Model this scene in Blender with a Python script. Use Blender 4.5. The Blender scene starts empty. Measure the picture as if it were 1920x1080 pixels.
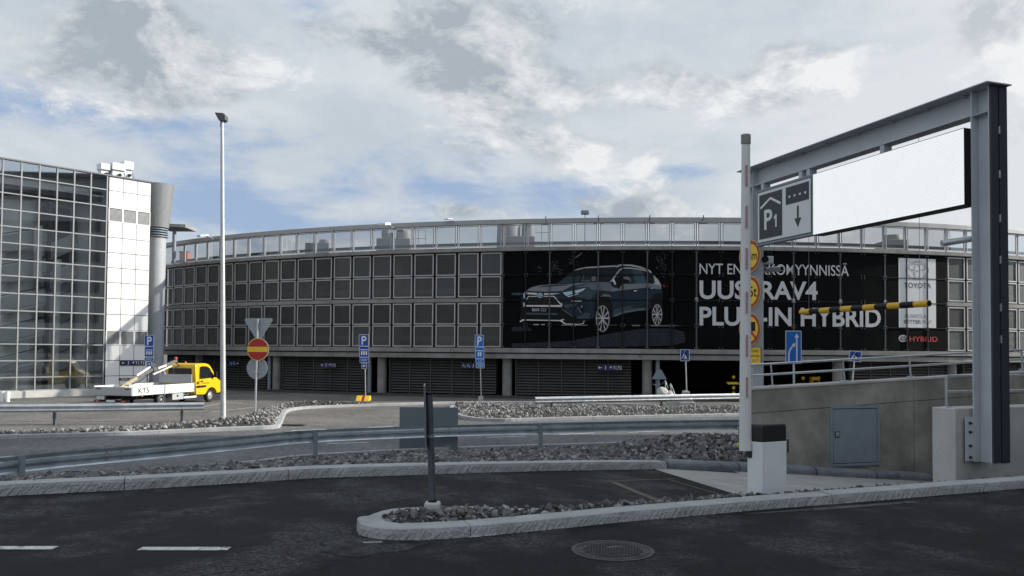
import bpy, bmesh, math, random
import numpy as np
from mathutils import Vector, Matrix, noise as mnoise
random.seed(7); rng = np.random.default_rng(7)
R = math.radians
SC = bpy.context.scene
COL = SC.collection
# ------------------------------------------------------------------ camera
F, PX, PY, TILT, ROLL, CAMZ = 1500.0, 960.0, 618.0, R(1.6), 0.00806, 2.8
_f = Vector((0, math.cos(TILT), math.sin(TILT))); _u = Vector((0, -math.sin(TILT), math.cos(TILT))); _r = Vector((1, 0, 0))
RT = _r * math.cos(ROLL) + _u * math.sin(ROLL); UP = _u * math.cos(ROLL) - _r * math.sin(ROLL); FW = _f
CAM = Vector((0, 0, CAMZ))
cd = bpy.data.cameras.new('camera'); cam = bpy.data.objects.new('camera', cd); COL.objects.link(cam)
cd.sensor_width = 36; cd.lens = 36 * F / 1920; cd.shift_y = (PY - 540) / 1920; cd.clip_start = .1; cd.clip_end = 3000
cam.matrix_world = Matrix(((RT.x, UP.x, -FW.x, 0), (RT.y, UP.y, -FW.y, 0), (RT.z, UP.z, -FW.z, CAMZ), (0, 0, 0, 1)))
SC.camera = cam
SC.view_settings.view_transform = 'Standard'; SC.view_settings.look = 'None'
SC.view_settings.exposure = 0.35; SC.view_settings.gamma = 1
# ------------------------------------------------------------------ light
SUN_AZ = Vector((0.99, 0.10)).normalized(); SUN_EL = R(24)
SUN = Vector((SUN_AZ.x * math.cos(SUN_EL), SUN_AZ.y * math.cos(SUN_EL), math.sin(SUN_EL)))
ld = bpy.data.lights.new('sun', 'SUN'); ld.energy = 4.4; ld.angle = R(0.6); ld.color = (1, .95, .87)
lo = bpy.data.objects.new('sun', ld); COL.objects.link(lo); lo.rotation_euler = (-SUN).to_track_quat('-Z', 'Y').to_euler(); lo.location = (60, 10, 60)


def ray(x, y):
    return RT * ((x - PX) / F) + UP * ((PY - y) / F) + FW


def P(x, y, d):
    """world point seen at photo pixel x, y whose distance along world Y is d"""
    v = ray(x, y); return CAM + v * (d / v.y)


def G(x, y, z=0.0):
    v = ray(x, y); return CAM + v * ((z - CAMZ) / v.z)


def GF(x, y, zf):
    lo_, hi = 3.0, 70.0
    for _ in range(50):
        m = (lo_ + hi) / 2; p = P(x, y, m)
        if p.z > zf(p.x, p.y): lo_ = m
        else: hi = m
    return P(x, y, lo_)


def px(p):
    q = Vector(p) - CAM; w = q.dot(FW); return PX + F * q.dot(RT) / w, PY - F * q.dot(UP) / w


# ------------------------------------------------------------------ world
W = bpy.data.worlds.new('World'); SC.world = W; W.use_nodes = True
nt = W.node_tree; N = nt.nodes; L = nt.links; N.clear()


def nd(t, **k):
    n = N.new(t)
    for a, b in k.items(): setattr(n, a, b)
    return n


def wmath(op, a, b=None, c=None, clamp=False):
    n = nd('ShaderNodeMath', operation=op, use_clamp=clamp)
    for i, v in enumerate((a, b, c)):
        if v is None: continue
        if isinstance(v, (int, float)): n.inputs[i].default_value = v
        else: L.new(v, n.inputs[i])
    return n.outputs[0]


def wmix(f, a, b):
    n = nd('ShaderNodeMix', data_type='RGBA')
    for i, v in ((0, f), (6, a), (7, b)):
        if isinstance(v, (int, float)): n.inputs[i].default_value = v
        elif isinstance(v, tuple): n.inputs[i].default_value = v + (1,)
        else: L.new(v, n.inputs[i])
    return n.outputs[2]


sky = nd('ShaderNodeTexSky', sky_type='NISHITA', sun_disc=False)
sky.sun_elevation = SUN_EL; sky.sun_rotation = math.atan2(SUN_AZ.x, SUN_AZ.y); sky.air_density = 1.0; sky.dust_density = .6; sky.ozone_density = 2.0
tc = nd('ShaderNodeTexCoord')
vec = tc.outputs['Generated']


def blob(x, y, rx, amp, ry=None):
    """a soft patch of cloud (or of clear sky) centred on a direction of the sky"""
    c = ray(x, y).normalized(); s = nd('ShaderNodeVectorMath', operation='SUBTRACT'); L.new(vec, s.inputs[0]); s.inputs[1].default_value = c
    m = nd('ShaderNodeVectorMath', operation='MULTIPLY'); L.new(s.outputs[0], m.inputs[0]); ry = ry or rx * .6
    m.inputs[1].default_value = (F / rx, F / rx, F / ry)
    l = nd('ShaderNodeVectorMath', operation='DOT_PRODUCT'); L.new(m.outputs[0], l.inputs[0]); L.new(m.outputs[0], l.inputs[1])
    e = wmath('POWER', 2.718, wmath('MULTIPLY', l.outputs['Value'], -1.0)); return wmath('MULTIPLY', e, amp)


def wsum(items):
    a = items[0]
    for b in items[1:]: a = wmath('ADD', a, b)
    return a


def noise(scale, detail, rough, off=(0, 0, 0), stretch=(1, 1, 2.2), dist=0.0):
    mp = nd('ShaderNodeMapping'); L.new(vec, mp.inputs[0]); mp.inputs['Scale'].default_value = stretch; mp.inputs['Location'].default_value = off
    n = nd('ShaderNodeTexNoise'); L.new(mp.outputs[0], n.inputs['Vector']); n.inputs['Scale'].default_value = scale
    n.inputs['Detail'].default_value = detail; n.inputs['Roughness'].default_value = rough; n.inputs['Distortion'].default_value = dist
    return n.outputs['Fac']


def ramp(v, a, b):
    n = nd('ShaderNodeMapRange', interpolation_type='SMOOTHSTEP'); L.new(v, n.inputs[0]); n.inputs[1].default_value = a; n.inputs[2].default_value = b
    return n.outputs[0]


veil = ramp(wsum([noise(3.6, 8, .62, (3.1, 1.7, .4), (1, 1, 2.8), .3), wmath('MULTIPLY', wmath('SUBTRACT', noise(11, 6, .6, (1, 7, 3), (1, 1, 3), .3), .5), .35),
                  blob(110, 215, 260, -.16, 45), blob(330, 245, 160, -.10, 40), blob(450, 310, 110, -.13, 50), blob(380, 385, 260, -.12, 42), blob(560, 420, 160, -.12, 24), blob(830, 355, 80, -.15, 26), blob(30, 90, 90, -.08, 60), blob(480, 90, 70, -.06, 60),
                  blob(1280, 325, 130, -.15, 22), blob(960, 395, 120, -.1, 20), blob(1060, 345, 90, -.08, 20), blob(1650, 200, 450, .16, 300), blob(640, 200, 260, .12, 90), blob(100, 285, 130, .06, 30), blob(350, 40, 500, .12, 110), blob(1150, 60, 500, .12, 140), blob(1100, 300, 160, .06, 40)]), .30, .54)
biases = [blob(290, 60, 120, .15, 60), blob(250, 120, 150, .13, 60), blob(360, 165, 130, .15, 40), blob(60, 110, 70, .08, 60), blob(500, 135, 70, .12, 26), blob(590, 45, 80, .17, 40), blob(700, 75, 90, .15, 26), blob(850, 90, 110, .16, 60), blob(880, 160, 150, .12, 50), blob(950, 40, 120, .12, 40), blob(700, 345, 45, .17, 18),
          blob(1110, 170, 150, .14, 45), blob(1310, 165, 80, .17, 26), blob(1500, 140, 110, .17, 70), blob(1060, 270, 110, .11, 40), blob(1210, 130, 60, .08, 30), blob(1880, 25, 100, .22, 45), blob(1200, 390, 130, .24, 22), blob(1080, 300, 60, .1, 20), blob(860, 398, 110, .17, 16), blob(1680, 90, 150, .05, 60),
          blob(560, 330, 150, -.14, 90), blob(120, 300, 200, -.12, 60), blob(600, 200, 100, -.1, 50), blob(1400, 60, 120, -.06, 40)]
bias = wsum(biases)


def dens(off, de):
    return wmath('ADD', noise(6.5, de, .66, (off[0], off[1], off[2]), (1, 1, 1.6), .25), bias)


d0 = dens((0, 0, 0), 9); d1 = dens((.018 * SUN.x, -.01, .085), 6)
cum = ramp(d0, .505, .66)
lit = wmath('ADD', wmath('MULTIPLY', wmath('SUBTRACT', d0, d1), 4.2), .34, clamp=True)
thick = ramp(d0, .58, .88)
glow = blob(1960, 260, 340, 1.1, 330)
brite = wmath('ADD', wmath('ADD', wmath('MULTIPLY', lit, 1.0), wmath('MULTIPLY', thick, -.12)), wmath('ADD', wmath('MULTIPLY', glow, .45), .0), clamp=True)
ccol = wmix(brite, (3.75, 4.25, 4.8), (8.5, 8.65, 8.75))
skyc = wmix(.80, sky.outputs[0], (3.6, 4.75, 6.9))
vcol = wmix(wmath('ADD', wmath('MULTIPLY', ramp(noise(4.5, 7, .6, (9, 2, 5), (1, 1, 2.4), .3), .32, .68), .8), glow, clamp=True), (5.3, 5.95, 6.55), (7.3, 7.6, 7.85))
c1 = wmix(wmath('MULTIPLY', veil, .95), skyc, vcol)
c2 = wmix(wmath('MULTIPLY', cum, .92), c1, ccol)
sdir = nd('ShaderNodeVectorMath', operation='DOT_PRODUCT'); L.new(vec, sdir.inputs[0]); sdir.inputs[1].default_value = Vector((SUN.x, SUN.y - .25, SUN.z)).normalized()
sg = wmath('POWER', wmath('MAXIMUM', sdir.outputs['Value'], 0.0), 7.0)
c2 = wmix(1.0, c2, c2); vm = nd('ShaderNodeVectorMath', operation='SCALE'); L.new(c2, vm.inputs[0]); L.new(wmath('ADD', wmath('MULTIPLY', sg, 2.6), 0.94), vm.inputs['Scale']); c2 = vm.outputs[0]
bg = nd('ShaderNodeBackground'); L.new(c2, bg.inputs[0]); bg.inputs[1].default_value = 0.086
W.cycles.sampling_method = 'MANUAL'; W.cycles.sample_map_resolution = 512
SC.cycles.max_bounces = 6; SC.cycles.diffuse_bounces = 3; SC.cycles.glossy_bounces = 3; SC.cycles.transparent_max_bounces = 16; SC.cycles.caustics_reflective = False; SC.cycles.caustics_refractive = False
out = nd('ShaderNodeOutputWorld'); L.new(bg.outputs[0], out.inputs[0])

# ------------------------------------------------------------------ materials
MATS = {}


def mat(name, col, rough=.7, metal=0.0, var=.0, vscale=2.0, bump=0.0, bscale=30.0, spec=.5, fine=0.0, fscale=150.0, stain=None, coord='pos', emit=None, detail=6):
    if name in MATS: return MATS[name]
    m = bpy.data.materials.new(name); m.use_nodes = True; t = m.node_tree; b = t.nodes['Principled BSDF']
    col = tuple(col) if not isinstance(col, (int, float)) else (col, col, col)
    b.inputs['Base Color'].default_value = col + (1,); b.inputs['Roughness'].default_value = rough; b.inputs['Metallic'].default_value = metal
    b.inputs['Specular IOR Level'].default_value = spec
    if emit: b.inputs['Emission Color'].default_value = tuple(emit[0]) + (1,); b.inputs['Emission Strength'].default_value = emit[1]
    g = t.nodes.new('ShaderNodeNewGeometry')
    src = g.outputs['Position']

    def nz(sc, de=6, ro=.6):
        n = t.nodes.new('ShaderNodeTexNoise'); n.inputs['Scale'].default_value = sc; n.inputs['Detail'].default_value = de; n.inputs['Roughness'].default_value = ro
        t.links.new(src, n.inputs['Vector']); return n.outputs['Fac']

    def mx(fac, a, bb, blend='MIX'):
        n = t.nodes.new('ShaderNodeMix'); n.data_type = 'RGBA'; n.blend_type = blend
        for i, v in ((0, fac), (6, a), (7, bb)):
            if isinstance(v, (int, float)): n.inputs[i].default_value = v
            elif isinstance(v, tuple): n.inputs[i].default_value = v + (1,)
            else: t.links.new(v, n.inputs[i])
        return n.outputs[2]

    def rmp(v, a, bb, c=0.0, d=1.0):
        n = t.nodes.new('ShaderNodeMapRange'); t.links.new(v, n.inputs[0])
        for i, q in enumerate((a, bb, c, d)): n.inputs[i + 1].default_value = q
        return n.outputs[0]
    cur = col
    if var:
        cur = mx(rmp(nz(vscale, detail), .3, .7), tuple(c * (1 - var) for c in col), tuple(min(1, c * (1 + var)) for c in col))
    if fine:
        cur = mx(rmp(nz(fscale, 3, .7), .3, .7), mx(1.0, cur, (1 - fine,) * 3, 'MULTIPLY'), mx(1.0, cur, (1 + fine,) * 3, 'MULTIPLY'))
    if stain:
        scol, ssc, lo_, hi = stain
        cur = mx(rmp(nz(ssc, 8, .65), lo_, hi), cur, tuple(scol))
    if not isinstance(cur, tuple): t.links.new(cur, b.inputs['Base Color'])
    if bump:
        bn = t.nodes.new('ShaderNodeBump'); bn.inputs['Strength'].default_value = bump; bn.inputs['Distance'].default_value = .02
        t.links.new(nz(bscale, 5, .6), bn.inputs['Height']); t.links.new(bn.outputs[0], b.inputs['Normal'])
    if rough > .3 and (var or fine):
        t.links.new(rmp(nz(vscale * 1.7, 4), .3, .7, max(0, rough - .08), min(1, rough + .08)), b.inputs['Roughness'])
    MATS[name] = m; return m


def glass(name, tint, trans, gloss_col=(.9, .95, 1), rough=.02, f0=.5):
    m = bpy.data.materials.new(name); m.use_nodes = True; t = m.node_tree; t.nodes.clear()
    o = t.nodes.new('ShaderNodeOutputMaterial'); tr = t.nodes.new('ShaderNodeBsdfTransparent'); tr.inputs[0].default_value = tint + (1,)
    gl = t.nodes.new('ShaderNodeBsdfGlossy'); gl.inputs[0].default_value = gloss_col + (1,); gl.inputs['Roughness'].default_value = rough
    lw = t.nodes.new('ShaderNodeLayerWeight'); lw.inputs[0].default_value = f0
    mr = t.nodes.new('ShaderNodeMapRange'); t.links.new(lw.outputs['Fresnel'], mr.inputs[0]); mr.inputs[3].default_value = 1 - trans; mr.inputs[4].default_value = 1.0
    mx = t.nodes.new('ShaderNodeMixShader'); t.links.new(mr.outputs[0], mx.inputs[0]); t.links.new(tr.outputs[0], mx.inputs[1]); t.links.new(gl.outputs[0], mx.inputs[2])
    t.links.new(mx.outputs[0], o.inputs[0]); MATS[name] = m; return m


def screenmat(name, col, open_):
    """perforated metal sheet: part of it is holes"""
    m = bpy.data.materials.new(name); m.use_nodes = True; t = m.node_tree; b = t.nodes['Principled BSDF']; o = t.nodes['Material Output']
    b.inputs['Roughness'].default_value = .50; b.inputs['Metallic'].default_value = .75
    g = t.nodes.new('ShaderNodeNewGeometry'); n = t.nodes.new('ShaderNodeTexNoise'); n.inputs['Scale'].default_value = .7; n.inputs['Detail'].default_value = 7
    t.links.new(g.outputs['Position'], n.inputs['Vector'])
    r = t.nodes.new('ShaderNodeMix'); r.data_type = 'RGBA'; r.inputs[6].default_value = tuple(c * .72 for c in col) + (1,); r.inputs[7].default_value = tuple(c * 1.28 for c in col) + (1,)
    oi = t.nodes.new('ShaderNodeObjectInfo'); am = t.nodes.new('ShaderNodeMath'); am.operation = 'MULTIPLY_ADD'; t.links.new(oi.outputs['Random'], am.inputs[0]); am.inputs[1].default_value = .9; am.inputs[2].default_value = -.45
    a2 = t.nodes.new('ShaderNodeMath'); t.links.new(am.outputs[0], a2.inputs[0]); t.links.new(n.outputs['Fac'], a2.inputs[1]); t.links.new(a2.outputs[0], r.inputs[0]); t.links.new(r.outputs[2], b.inputs['Base Color'])
    tr = t.nodes.new('ShaderNodeBsdfTransparent'); mx = t.nodes.new('ShaderNodeMixShader'); mx.inputs[0].default_value = open_
    t.links.new(b.outputs[0], mx.inputs[1]); t.links.new(tr.outputs[0], mx.inputs[2]); t.links.new(mx.outputs[0], o.inputs[0]); MATS[name] = m; return m


def asphalt(name, base, patch, lo_, hi, sc=.9):
    """asphalt: stone speckle, worn lighter patches, bump"""
    m = bpy.data.materials.new(name); m.use_nodes = True; t = m.node_tree; b = t.nodes['Principled BSDF']; b.inputs['Roughness'].default_value = .86; b.inputs['Specular IOR Level'].default_value = .22
    g = t.nodes.new('ShaderNodeNewGeometry'); src = g.outputs['Position']

    def nz(s, de, ro, dist=0):
        n = t.nodes.new('ShaderNodeTexNoise'); n.inputs['Scale'].default_value = s; n.inputs['Detail'].default_value = de; n.inputs['Roughness'].default_value = ro; n.inputs['Distortion'].default_value = dist
        t.links.new(src, n.inputs['Vector']); return n.outputs['Fac']

    def rmp(v, a, bb):
        n = t.nodes.new('ShaderNodeMapRange'); n.interpolation_type = 'SMOOTHSTEP'; t.links.new(v, n.inputs[0]); n.inputs[1].default_value = a; n.inputs[2].default_value = bb; return n.outputs[0]

    def mx(fac, a, bb, bl='MIX'):
        n = t.nodes.new('ShaderNodeMix'); n.data_type = 'RGBA'; n.blend_type = bl
        for i, v in ((0, fac), (6, a), (7, bb)):
            if isinstance(v, (int, float)): n.inputs[i].default_value = v
            elif isinstance(v, tuple): n.inputs[i].default_value = v + (1,)
            else: t.links.new(v, n.inputs[i])
        return n.outputs[2]
    c = mx(rmp(nz(.35, 5, .6), .3, .7), tuple(x * .82 for x in base), tuple(x * 1.2 for x in base))
    pm = t.nodes.new('ShaderNodeMath'); pm.operation = 'MULTIPLY'; t.links.new(rmp(nz(sc, 5, .6), lo_, hi), pm.inputs[0]); t.links.new(rmp(nz(26, 8, .8, .5), .43, .57), pm.inputs[1])
    c = mx(pm.outputs[0], c, patch)
    pm2 = t.nodes.new('ShaderNodeMath'); pm2.operation = 'MULTIPLY'; t.links.new(rmp(nz(sc * 1.3, 4, .5, .6), .55, .66), pm2.inputs[0]); t.links.new(rmp(nz(9, 6, .75, .4), .5, .6), pm2.inputs[1])
    c = mx(pm2.outputs[0], c, tuple(x * .5 for x in base))
    c = mx(rmp(nz(110, 4, .75), .32, .70), mx(1.0, c, (.42, .42, .42), 'MULTIPLY'), mx(1.0, c, (1.75, 1.75, 1.75), 'MULTIPLY'))
    c = mx(rmp(nz(5.5, 7, .7, .5), .36, .64), mx(1.0, c, (.72, .72, .72), 'MULTIPLY'), mx(1.0, c, (1.28, 1.28, 1.28), 'MULTIPLY'))
    vo = t.nodes.new('ShaderNodeTexVoronoi'); vo.inputs['Scale'].default_value = 22; t.links.new(src, vo.inputs['Vector'])
    c = mx(rmp(vo.outputs['Distance'], .17, .11), c, tuple(min(.5, x * 2.6) for x in base))
    cw = t.nodes.new('ShaderNodeTexNoise'); cw.inputs['Scale'].default_value = 2.5; cw.inputs['Detail'].default_value = 6; t.links.new(src, cw.inputs['Vector'])
    ca = t.nodes.new('ShaderNodeVectorMath'); ca.operation = 'MULTIPLY_ADD'; t.links.new(cw.outputs['Color'], ca.inputs[0]); ca.inputs[1].default_value = (.5, .5, .5); t.links.new(src, ca.inputs[2])
    ck = t.nodes.new('ShaderNodeTexVoronoi'); ck.feature = 'DISTANCE_TO_EDGE'; ck.inputs['Scale'].default_value = .42; t.links.new(ca.outputs[0], ck.inputs['Vector'])
    km = t.nodes.new('ShaderNodeMath'); km.operation = 'MULTIPLY'; t.links.new(rmp(ck.outputs['Distance'], .006, .002), km.inputs[0]); t.links.new(rmp(nz(.5, 2, .5), .50, .58), km.inputs[1])
    c = mx(km.outputs[0], c, (.004, .004, .004))
    t.links.new(c, b.inputs['Base Color'])
    bn = t.nodes.new('ShaderNodeBump'); bn.inputs['Strength'].default_value = .6; bn.inputs['Distance'].default_value = .012
    t.links.new(nz(90, 5, .7), bn.inputs['Height']); t.links.new(bn.outputs[0], b.inputs['Normal']); MATS[name] = m; return m


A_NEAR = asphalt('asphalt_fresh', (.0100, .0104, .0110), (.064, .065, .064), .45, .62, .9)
A_ROAD = asphalt('asphalt_road', (.125, .127, .130), (.15, .147, .14), .5, .7, .3)
A_APRON = asphalt('asphalt_apron', (.15, .142, .130), (.095, .09, .082), .55, .7, .3)
CONC = mat('concrete', (.27, .265, .232), .85, var=.38, vscale=1.3, bump=.25, bscale=14, fine=.12, fscale=60, stain=((.19, .185, .165), 1.6, .50, .72))
CONC_L = mat('concrete_light', (.46, .455, .43), .85, var=.15, vscale=1.5, bump=.2, bscale=20, fine=.1, fscale=70)
CONC_D = mat('concrete_blue_grey', (.15, .165, .185), .6, var=.25, vscale=4, bump=.2, bscale=20, stain=((.06, .065, .07), 2.3, .55, .7))
SLAB = mat('concrete_slab', (.32, .315, .305), .85, var=.15, vscale=2, bump=.25, bscale=60, fine=.15, fscale=120)
FACC = mat('facade_concrete', (.25, .245, .235), .85, var=.25, vscale=.9, fine=.1, fscale=12, stain=((.12, .12, .115), 1.5, .55, .75))
GRAN = mat('granite', (.37, .375, .375), .8, var=.15, vscale=3, bump=.9, bscale=42, fine=.38, fscale=170)
GALV = mat('galvanised_steel', (.58, .60, .62), .36, .75, var=.14, vscale=5, fine=.06, fscale=60)
GALVD = mat('galvanised_dull', (.23, .26, .30), .6, .2, var=.15, vscale=6)
STEEL = mat('gantry_paint', (.50, .525, .56), .5, 0, var=.06, vscale=2, fine=.03, fscale=40)
NAVY = mat('dark_navy_paint', (.028, .032, .046), .55, 0, var=.15, vscale=3)
TFRAME = mat('tower_mullion', (.27, .28, .28), .45, .2, var=.08, vscale=.6)
FRAME = mat('aluminium_frame', (.42, .42, .415), .45, .3, var=.08, vscale=.6)
SCREEN = screenmat('mesh_screen', (.110, .113, .112), .35)
BLACK = mat('black', (.007, .007, .008), .6, spec=.3)
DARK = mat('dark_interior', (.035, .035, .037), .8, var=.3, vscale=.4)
WHITE = mat('white_paint', (.78, .785, .78), .5, var=.04, vscale=3)
WCLAD = mat('white_cladding', (.80, .79, .76), .35, var=.03, vscale=.7)
CABW = mat('cabinet_white', (.74, .755, .77), .45, var=.03, vscale=4)
MARK = mat('road_paint', (.54, .54, .51), .8, var=.25, vscale=6, fine=.25, fscale=60, stain=((.10, .10, .10), 11, .52, .64))
BANB = mat('banner_black', (.0045, .005, .0055), .8, var=.3, vscale=.4, spec=.06)
GREYB = mat('sign_back_grey', (.135, .158, .18), .6, var=.05, vscale=3)
LOUV = mat('louvre_slat', (.075, .073, .07), .6, .2, var=.2, vscale=.5)
BLUE = mat('sign_blue', (.006, .06, .36), .4, spec=.4)
BLUEB = mat('sign_blue_bright', (.008, .14, .52), .4, spec=.4)
RED = mat('sign_red', (.42, .015, .012), .4)
YEL = mat('sign_yellow', (.82, .55, .03), .4)
TYEL = mat('truck_yellow', (.76, .47, .012), .3, var=.04, vscale=2)
BYEL = mat('bar_yellow', (.70, .40, .02), .45, var=.1, vscale=8)
TYRE = mat('tyre_rubber', (.02, .02, .021), .85)
DGL = mat('dark_glass', (.012, .014, .016), .06, spec=.8)
SIGNN = mat('sign_navy', (.008, .01, .04), .5)
PGREY = mat('panel_grey', (.022, .030, .043), .5)
PLATE = mat('sign_light_grey', (.70, .71, .71), .45)
GLT = glass('tower_glass', (.90, .92, .91), .76, f0=.22)
GLP = glass('parapet_glass', (.58, .585, .59), .90, f0=.22)
TINW = mat('tower_inner_wall', (.74, .76, .75), .8, var=.1, vscale=.6)
TDARK = mat('tower_dark', (.02, .021, .03), .35)


# ------------------------------------------------------------------ mesh helper
class MB:
    def __init__(s): s.v = []; s.f = []; s.mi = []; s.mats = []; s.M = None

    def _m(s, m):
        if m not in s.mats: s.mats.append(m)
        return s.mats.index(m)

    def add(s, vs, fs, m):
        o = len(s.v); k = s._m(m)
        for p in vs:
            p = Vector(p); s.v.append(s.M @ p if s.M else p)
        for f in fs: s.f.append(tuple(i + o for i in f)); s.mi.append(k)

    def poly(s, pts, m): s.add(pts, [tuple(range(len(pts)))], m)

    def box(s, x0, x1, y0, y1, z0, z1, m, T=None):
        vs = [Vector((x, y, z)) for z in (z0, z1) for y in (y0, y1) for x in (x0, x1)]
        if T: vs = [T @ v for v in vs]
        s.add(vs, [(0, 2, 3, 1), (4, 5, 7, 6), (0, 1, 5, 4), (2, 6, 7, 3), (0, 4, 6, 2), (1, 3, 7, 5)], m)

    def obox(s, a, b, w, h, m, up=(0, 0, 1)):
        """box along a-b, w across, h along up"""
        a = Vector(a); b = Vector(b); d = (b - a).normalized(); u = Vector(up); sd = d.cross(u).normalized(); u = sd.cross(d)
        vs = [p + sd * (w / 2 * i) + u * (h / 2 * j) for p in (a, b) for i, j in ((-1, -1), (1, -1), (1, 1), (-1, 1))]
        s.add(vs, [(3, 2, 1, 0), (4, 5, 6, 7), (0, 1, 5, 4), (1, 2, 6, 5), (2, 3, 7, 6), (3, 0, 4, 7)], m)

    def prism(s, pts, d, m, cap=True):
        pts = [Vector(p) for p in pts]; d = Vector(d); n = len(pts)
        fs = [(i, (i + 1) % n, (i + 1) % n + n, i + n) for i in range(n)]
        if cap: fs += [tuple(range(n - 1, -1, -1)), tuple(range(n, 2 * n))]
        s.add(pts + [p + d for p in pts], fs, m)

    def tube(s, pts, r, m, n=10, cap=True, r2=None):
        pts = [Vector(p) for p in pts]; k = len(pts); rings = []; ref = None
        for i, p in enumerate(pts):
            t = (pts[min(i + 1, k - 1)] - pts[max(i - 1, 0)]).normalized()
            if ref is None: ref = Vector((0, 0, 1)) if abs(t.z) < .9 else Vector((1, 0, 0))
            a = t.cross(ref).normalized(); b = a.cross(t).normalized(); ref = b
            rr = r if r2 is None else r + (r2 - r) * i / (k - 1)
            rings += [p + (a * math.cos(2 * math.pi * j / n) + b * math.sin(2 * math.pi * j / n)) * rr for j in range(n)]
        fs = [(i * n + j, i * n + (j + 1) % n, (i + 1) * n + (j + 1) % n, (i + 1) * n + j) for i in range(k - 1) for j in range(n)]
        if cap: fs += [tuple(range(n - 1, -1, -1)), tuple((k - 1) * n + j for j in range(n))]
        s.add(rings, fs, m)

    def lathe(s, prof, c, m, n=24, axis=None):
        """prof: (radius, height) list, revolved about a vertical line through c (or about axis)"""
        c = Vector(c); ax = Vector(axis).normalized() if axis else Vector((0, 0, 1))
        a = ax.orthogonal().normalized(); b = ax.cross(a)
        vs = [c + ax * h + (a * math.cos(2 * math.pi * j / n) + b * math.sin(2 * math.pi * j / n)) * r for r, h in prof for j in range(n)]
        k = len(prof)
        fs = [(i * n + j, i * n + (j + 1) % n, (i + 1) * n + (j + 1) % n, (i + 1) * n + j) for i in range(k - 1) for j in range(n)]
        fs += [tuple(range(n - 1, -1, -1)), tuple((k - 1) * n + j for j in range(n))]
        s.add(vs, fs, m)

    def build(s, name, parent=None, origin=None, smooth=False, bevel=0.0, kind=None, label=None, cat=None, group=None):
        o0 = Vector(origin) if origin is not None else (Vector(parent.location) if parent is not None and parent.type == 'EMPTY' else Vector((0, 0, 0)))
        if parent is not None and parent.get('_o') is not None: o0 = Vector(parent['_o'])
        me = bpy.data.meshes.new(name); me.from_pydata([tuple(v - o0) for v in s.v], [], s.f)
        for m in s.mats: me.materials.append(m)
        me.polygons.foreach_set('material_index', s.mi)
        if smooth:
            me.polygons.foreach_set('use_smooth', [True] * len(s.f))
            try: me.set_sharp_from_angle(angle=R(38))
            except Exception: pass
        me.update()
        o = bpy.data.objects.new(name, me); COL.objects.link(o)
        if parent is not None: o.parent = parent
        else: o.location = o0
        o['_o'] = tuple(o0)
        if bevel:
            b = o.modifiers.new('bevel', 'BEVEL'); b.width = bevel; b.segments = 2; b.limit_method = 'ANGLE'; b.angle_limit = R(40)
        if kind: o['kind'] = kind
        if label: o['label'] = label
        if cat: o['category'] = cat
        if group: o['group'] = group
        return o


def thing(name, loc, label, cat, group=None):
    o = bpy.data.objects.new(name, None); COL.objects.link(o); o.location = loc; o.empty_display_size = .2; o['label'] = label; o['category'] = cat; o['_o'] = tuple(loc)
    if group: o['group'] = group
    return o


def text2d(s, h, bold=0.0, spacing=1.0):
    """lettering as a flat mesh: verts (x, y) with cap height h, faces"""
    c = bpy.data.curves.new('t', 'FONT'); c.body = s; c.size = h / .70; c.offset = bold * h; c.space_character = spacing; c.resolution_u = 4
    o = bpy.data.objects.new('t', c); me = bpy.data.meshes.new_from_object(o)
    vs = [(v.co.x, v.co.y) for v in me.vertices]; fs = [tuple(p.vertices) for p in me.polygons]
    bpy.data.objects.remove(o); bpy.data.meshes.remove(me); bpy.data.curves.remove(c)
    return vs, fs


class Face:
    """a flat sign face: origin o, right vector u, up vector v, outward normal n"""
    def __init__(s, o, n, up=(0, 0, 1), roll=0.0):
        s.o = Vector(o); s.n = Vector(n).normalized(); s.u = Vector(up).cross(s.n).normalized(); s.v = s.n.cross(s.u).normalized()
        if roll:
            q = Matrix.Rotation(roll, 3, s.n); s.u = q @ s.u; s.v = q @ s.v

    def at(s, x, y, z=0.0): return s.o + s.u * x + s.v * y + s.n * z

    def poly(s, mb, pts, m, z): mb.poly([s.at(x, y, z) for x, y in pts], m)

    def slab(s, mb, pts, z0, z1, m): mb.prism([s.at(x, y, z0) for x, y in pts], s.n * (z1 - z0), m)

    def rect(s, mb, x0, x1, y0, y1, m, z): s.poly(mb, [(x0, y0), (x1, y0), (x1, y1), (x0, y1)], m, z)

    def text(s, mb, txt, x, y, h, m, z, bold=0.0, width=None, center=False, spacing=1.0):
        vs, fs = text2d(txt, h, bold, spacing); xs = [p[0] for p in vs]; k = 1.0
        if width: k = width / (max(xs) - min(xs))
        x0 = x - min(xs) * k - ((max(xs) - min(xs)) * k / 2 if center else 0)
        mb.add([s.at(x0 + a * k, y + b, z) for a, b in vs], fs, m)


def rrect(w, h, r, n=4, cx=0, cy=0):
    pts = []
    for sx, sy, a in ((1, 1, 0), (-1, 1, 90), (-1, -1, 180), (1, -1, 270)):
        for i in range(n + 1):
            t = R(a + 90 * i / n); pts.append((cx + sx * (w / 2 - r) + r * math.cos(t), cy + sy * (h / 2 - r) + r * math.sin(t)))
    return pts


def circ(r, n=32, cx=0, cy=0, k=1.0): return [(cx + r * k * math.cos(2 * math.pi * i / n), cy + r * math.sin(2 * math.pi * i / n)) for i in range(n)]


def stroke(pts, w):
    """thick polyline as a polygon"""
    P2 = [Vector((a, b)) for a, b in pts]; Lf = []; Rt = []
    for i, p in enumerate(P2):
        a = P2[max(i - 1, 0)]; b = P2[min(i + 1, len(P2) - 1)]; t = (b - a).normalized(); n = Vector((-t.y, t.x)); Lf.append(p + n * w / 2); Rt.append(p - n * w / 2)
    return [tuple(p) for p in Lf] + [tuple(p) for p in reversed(Rt)]


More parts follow.
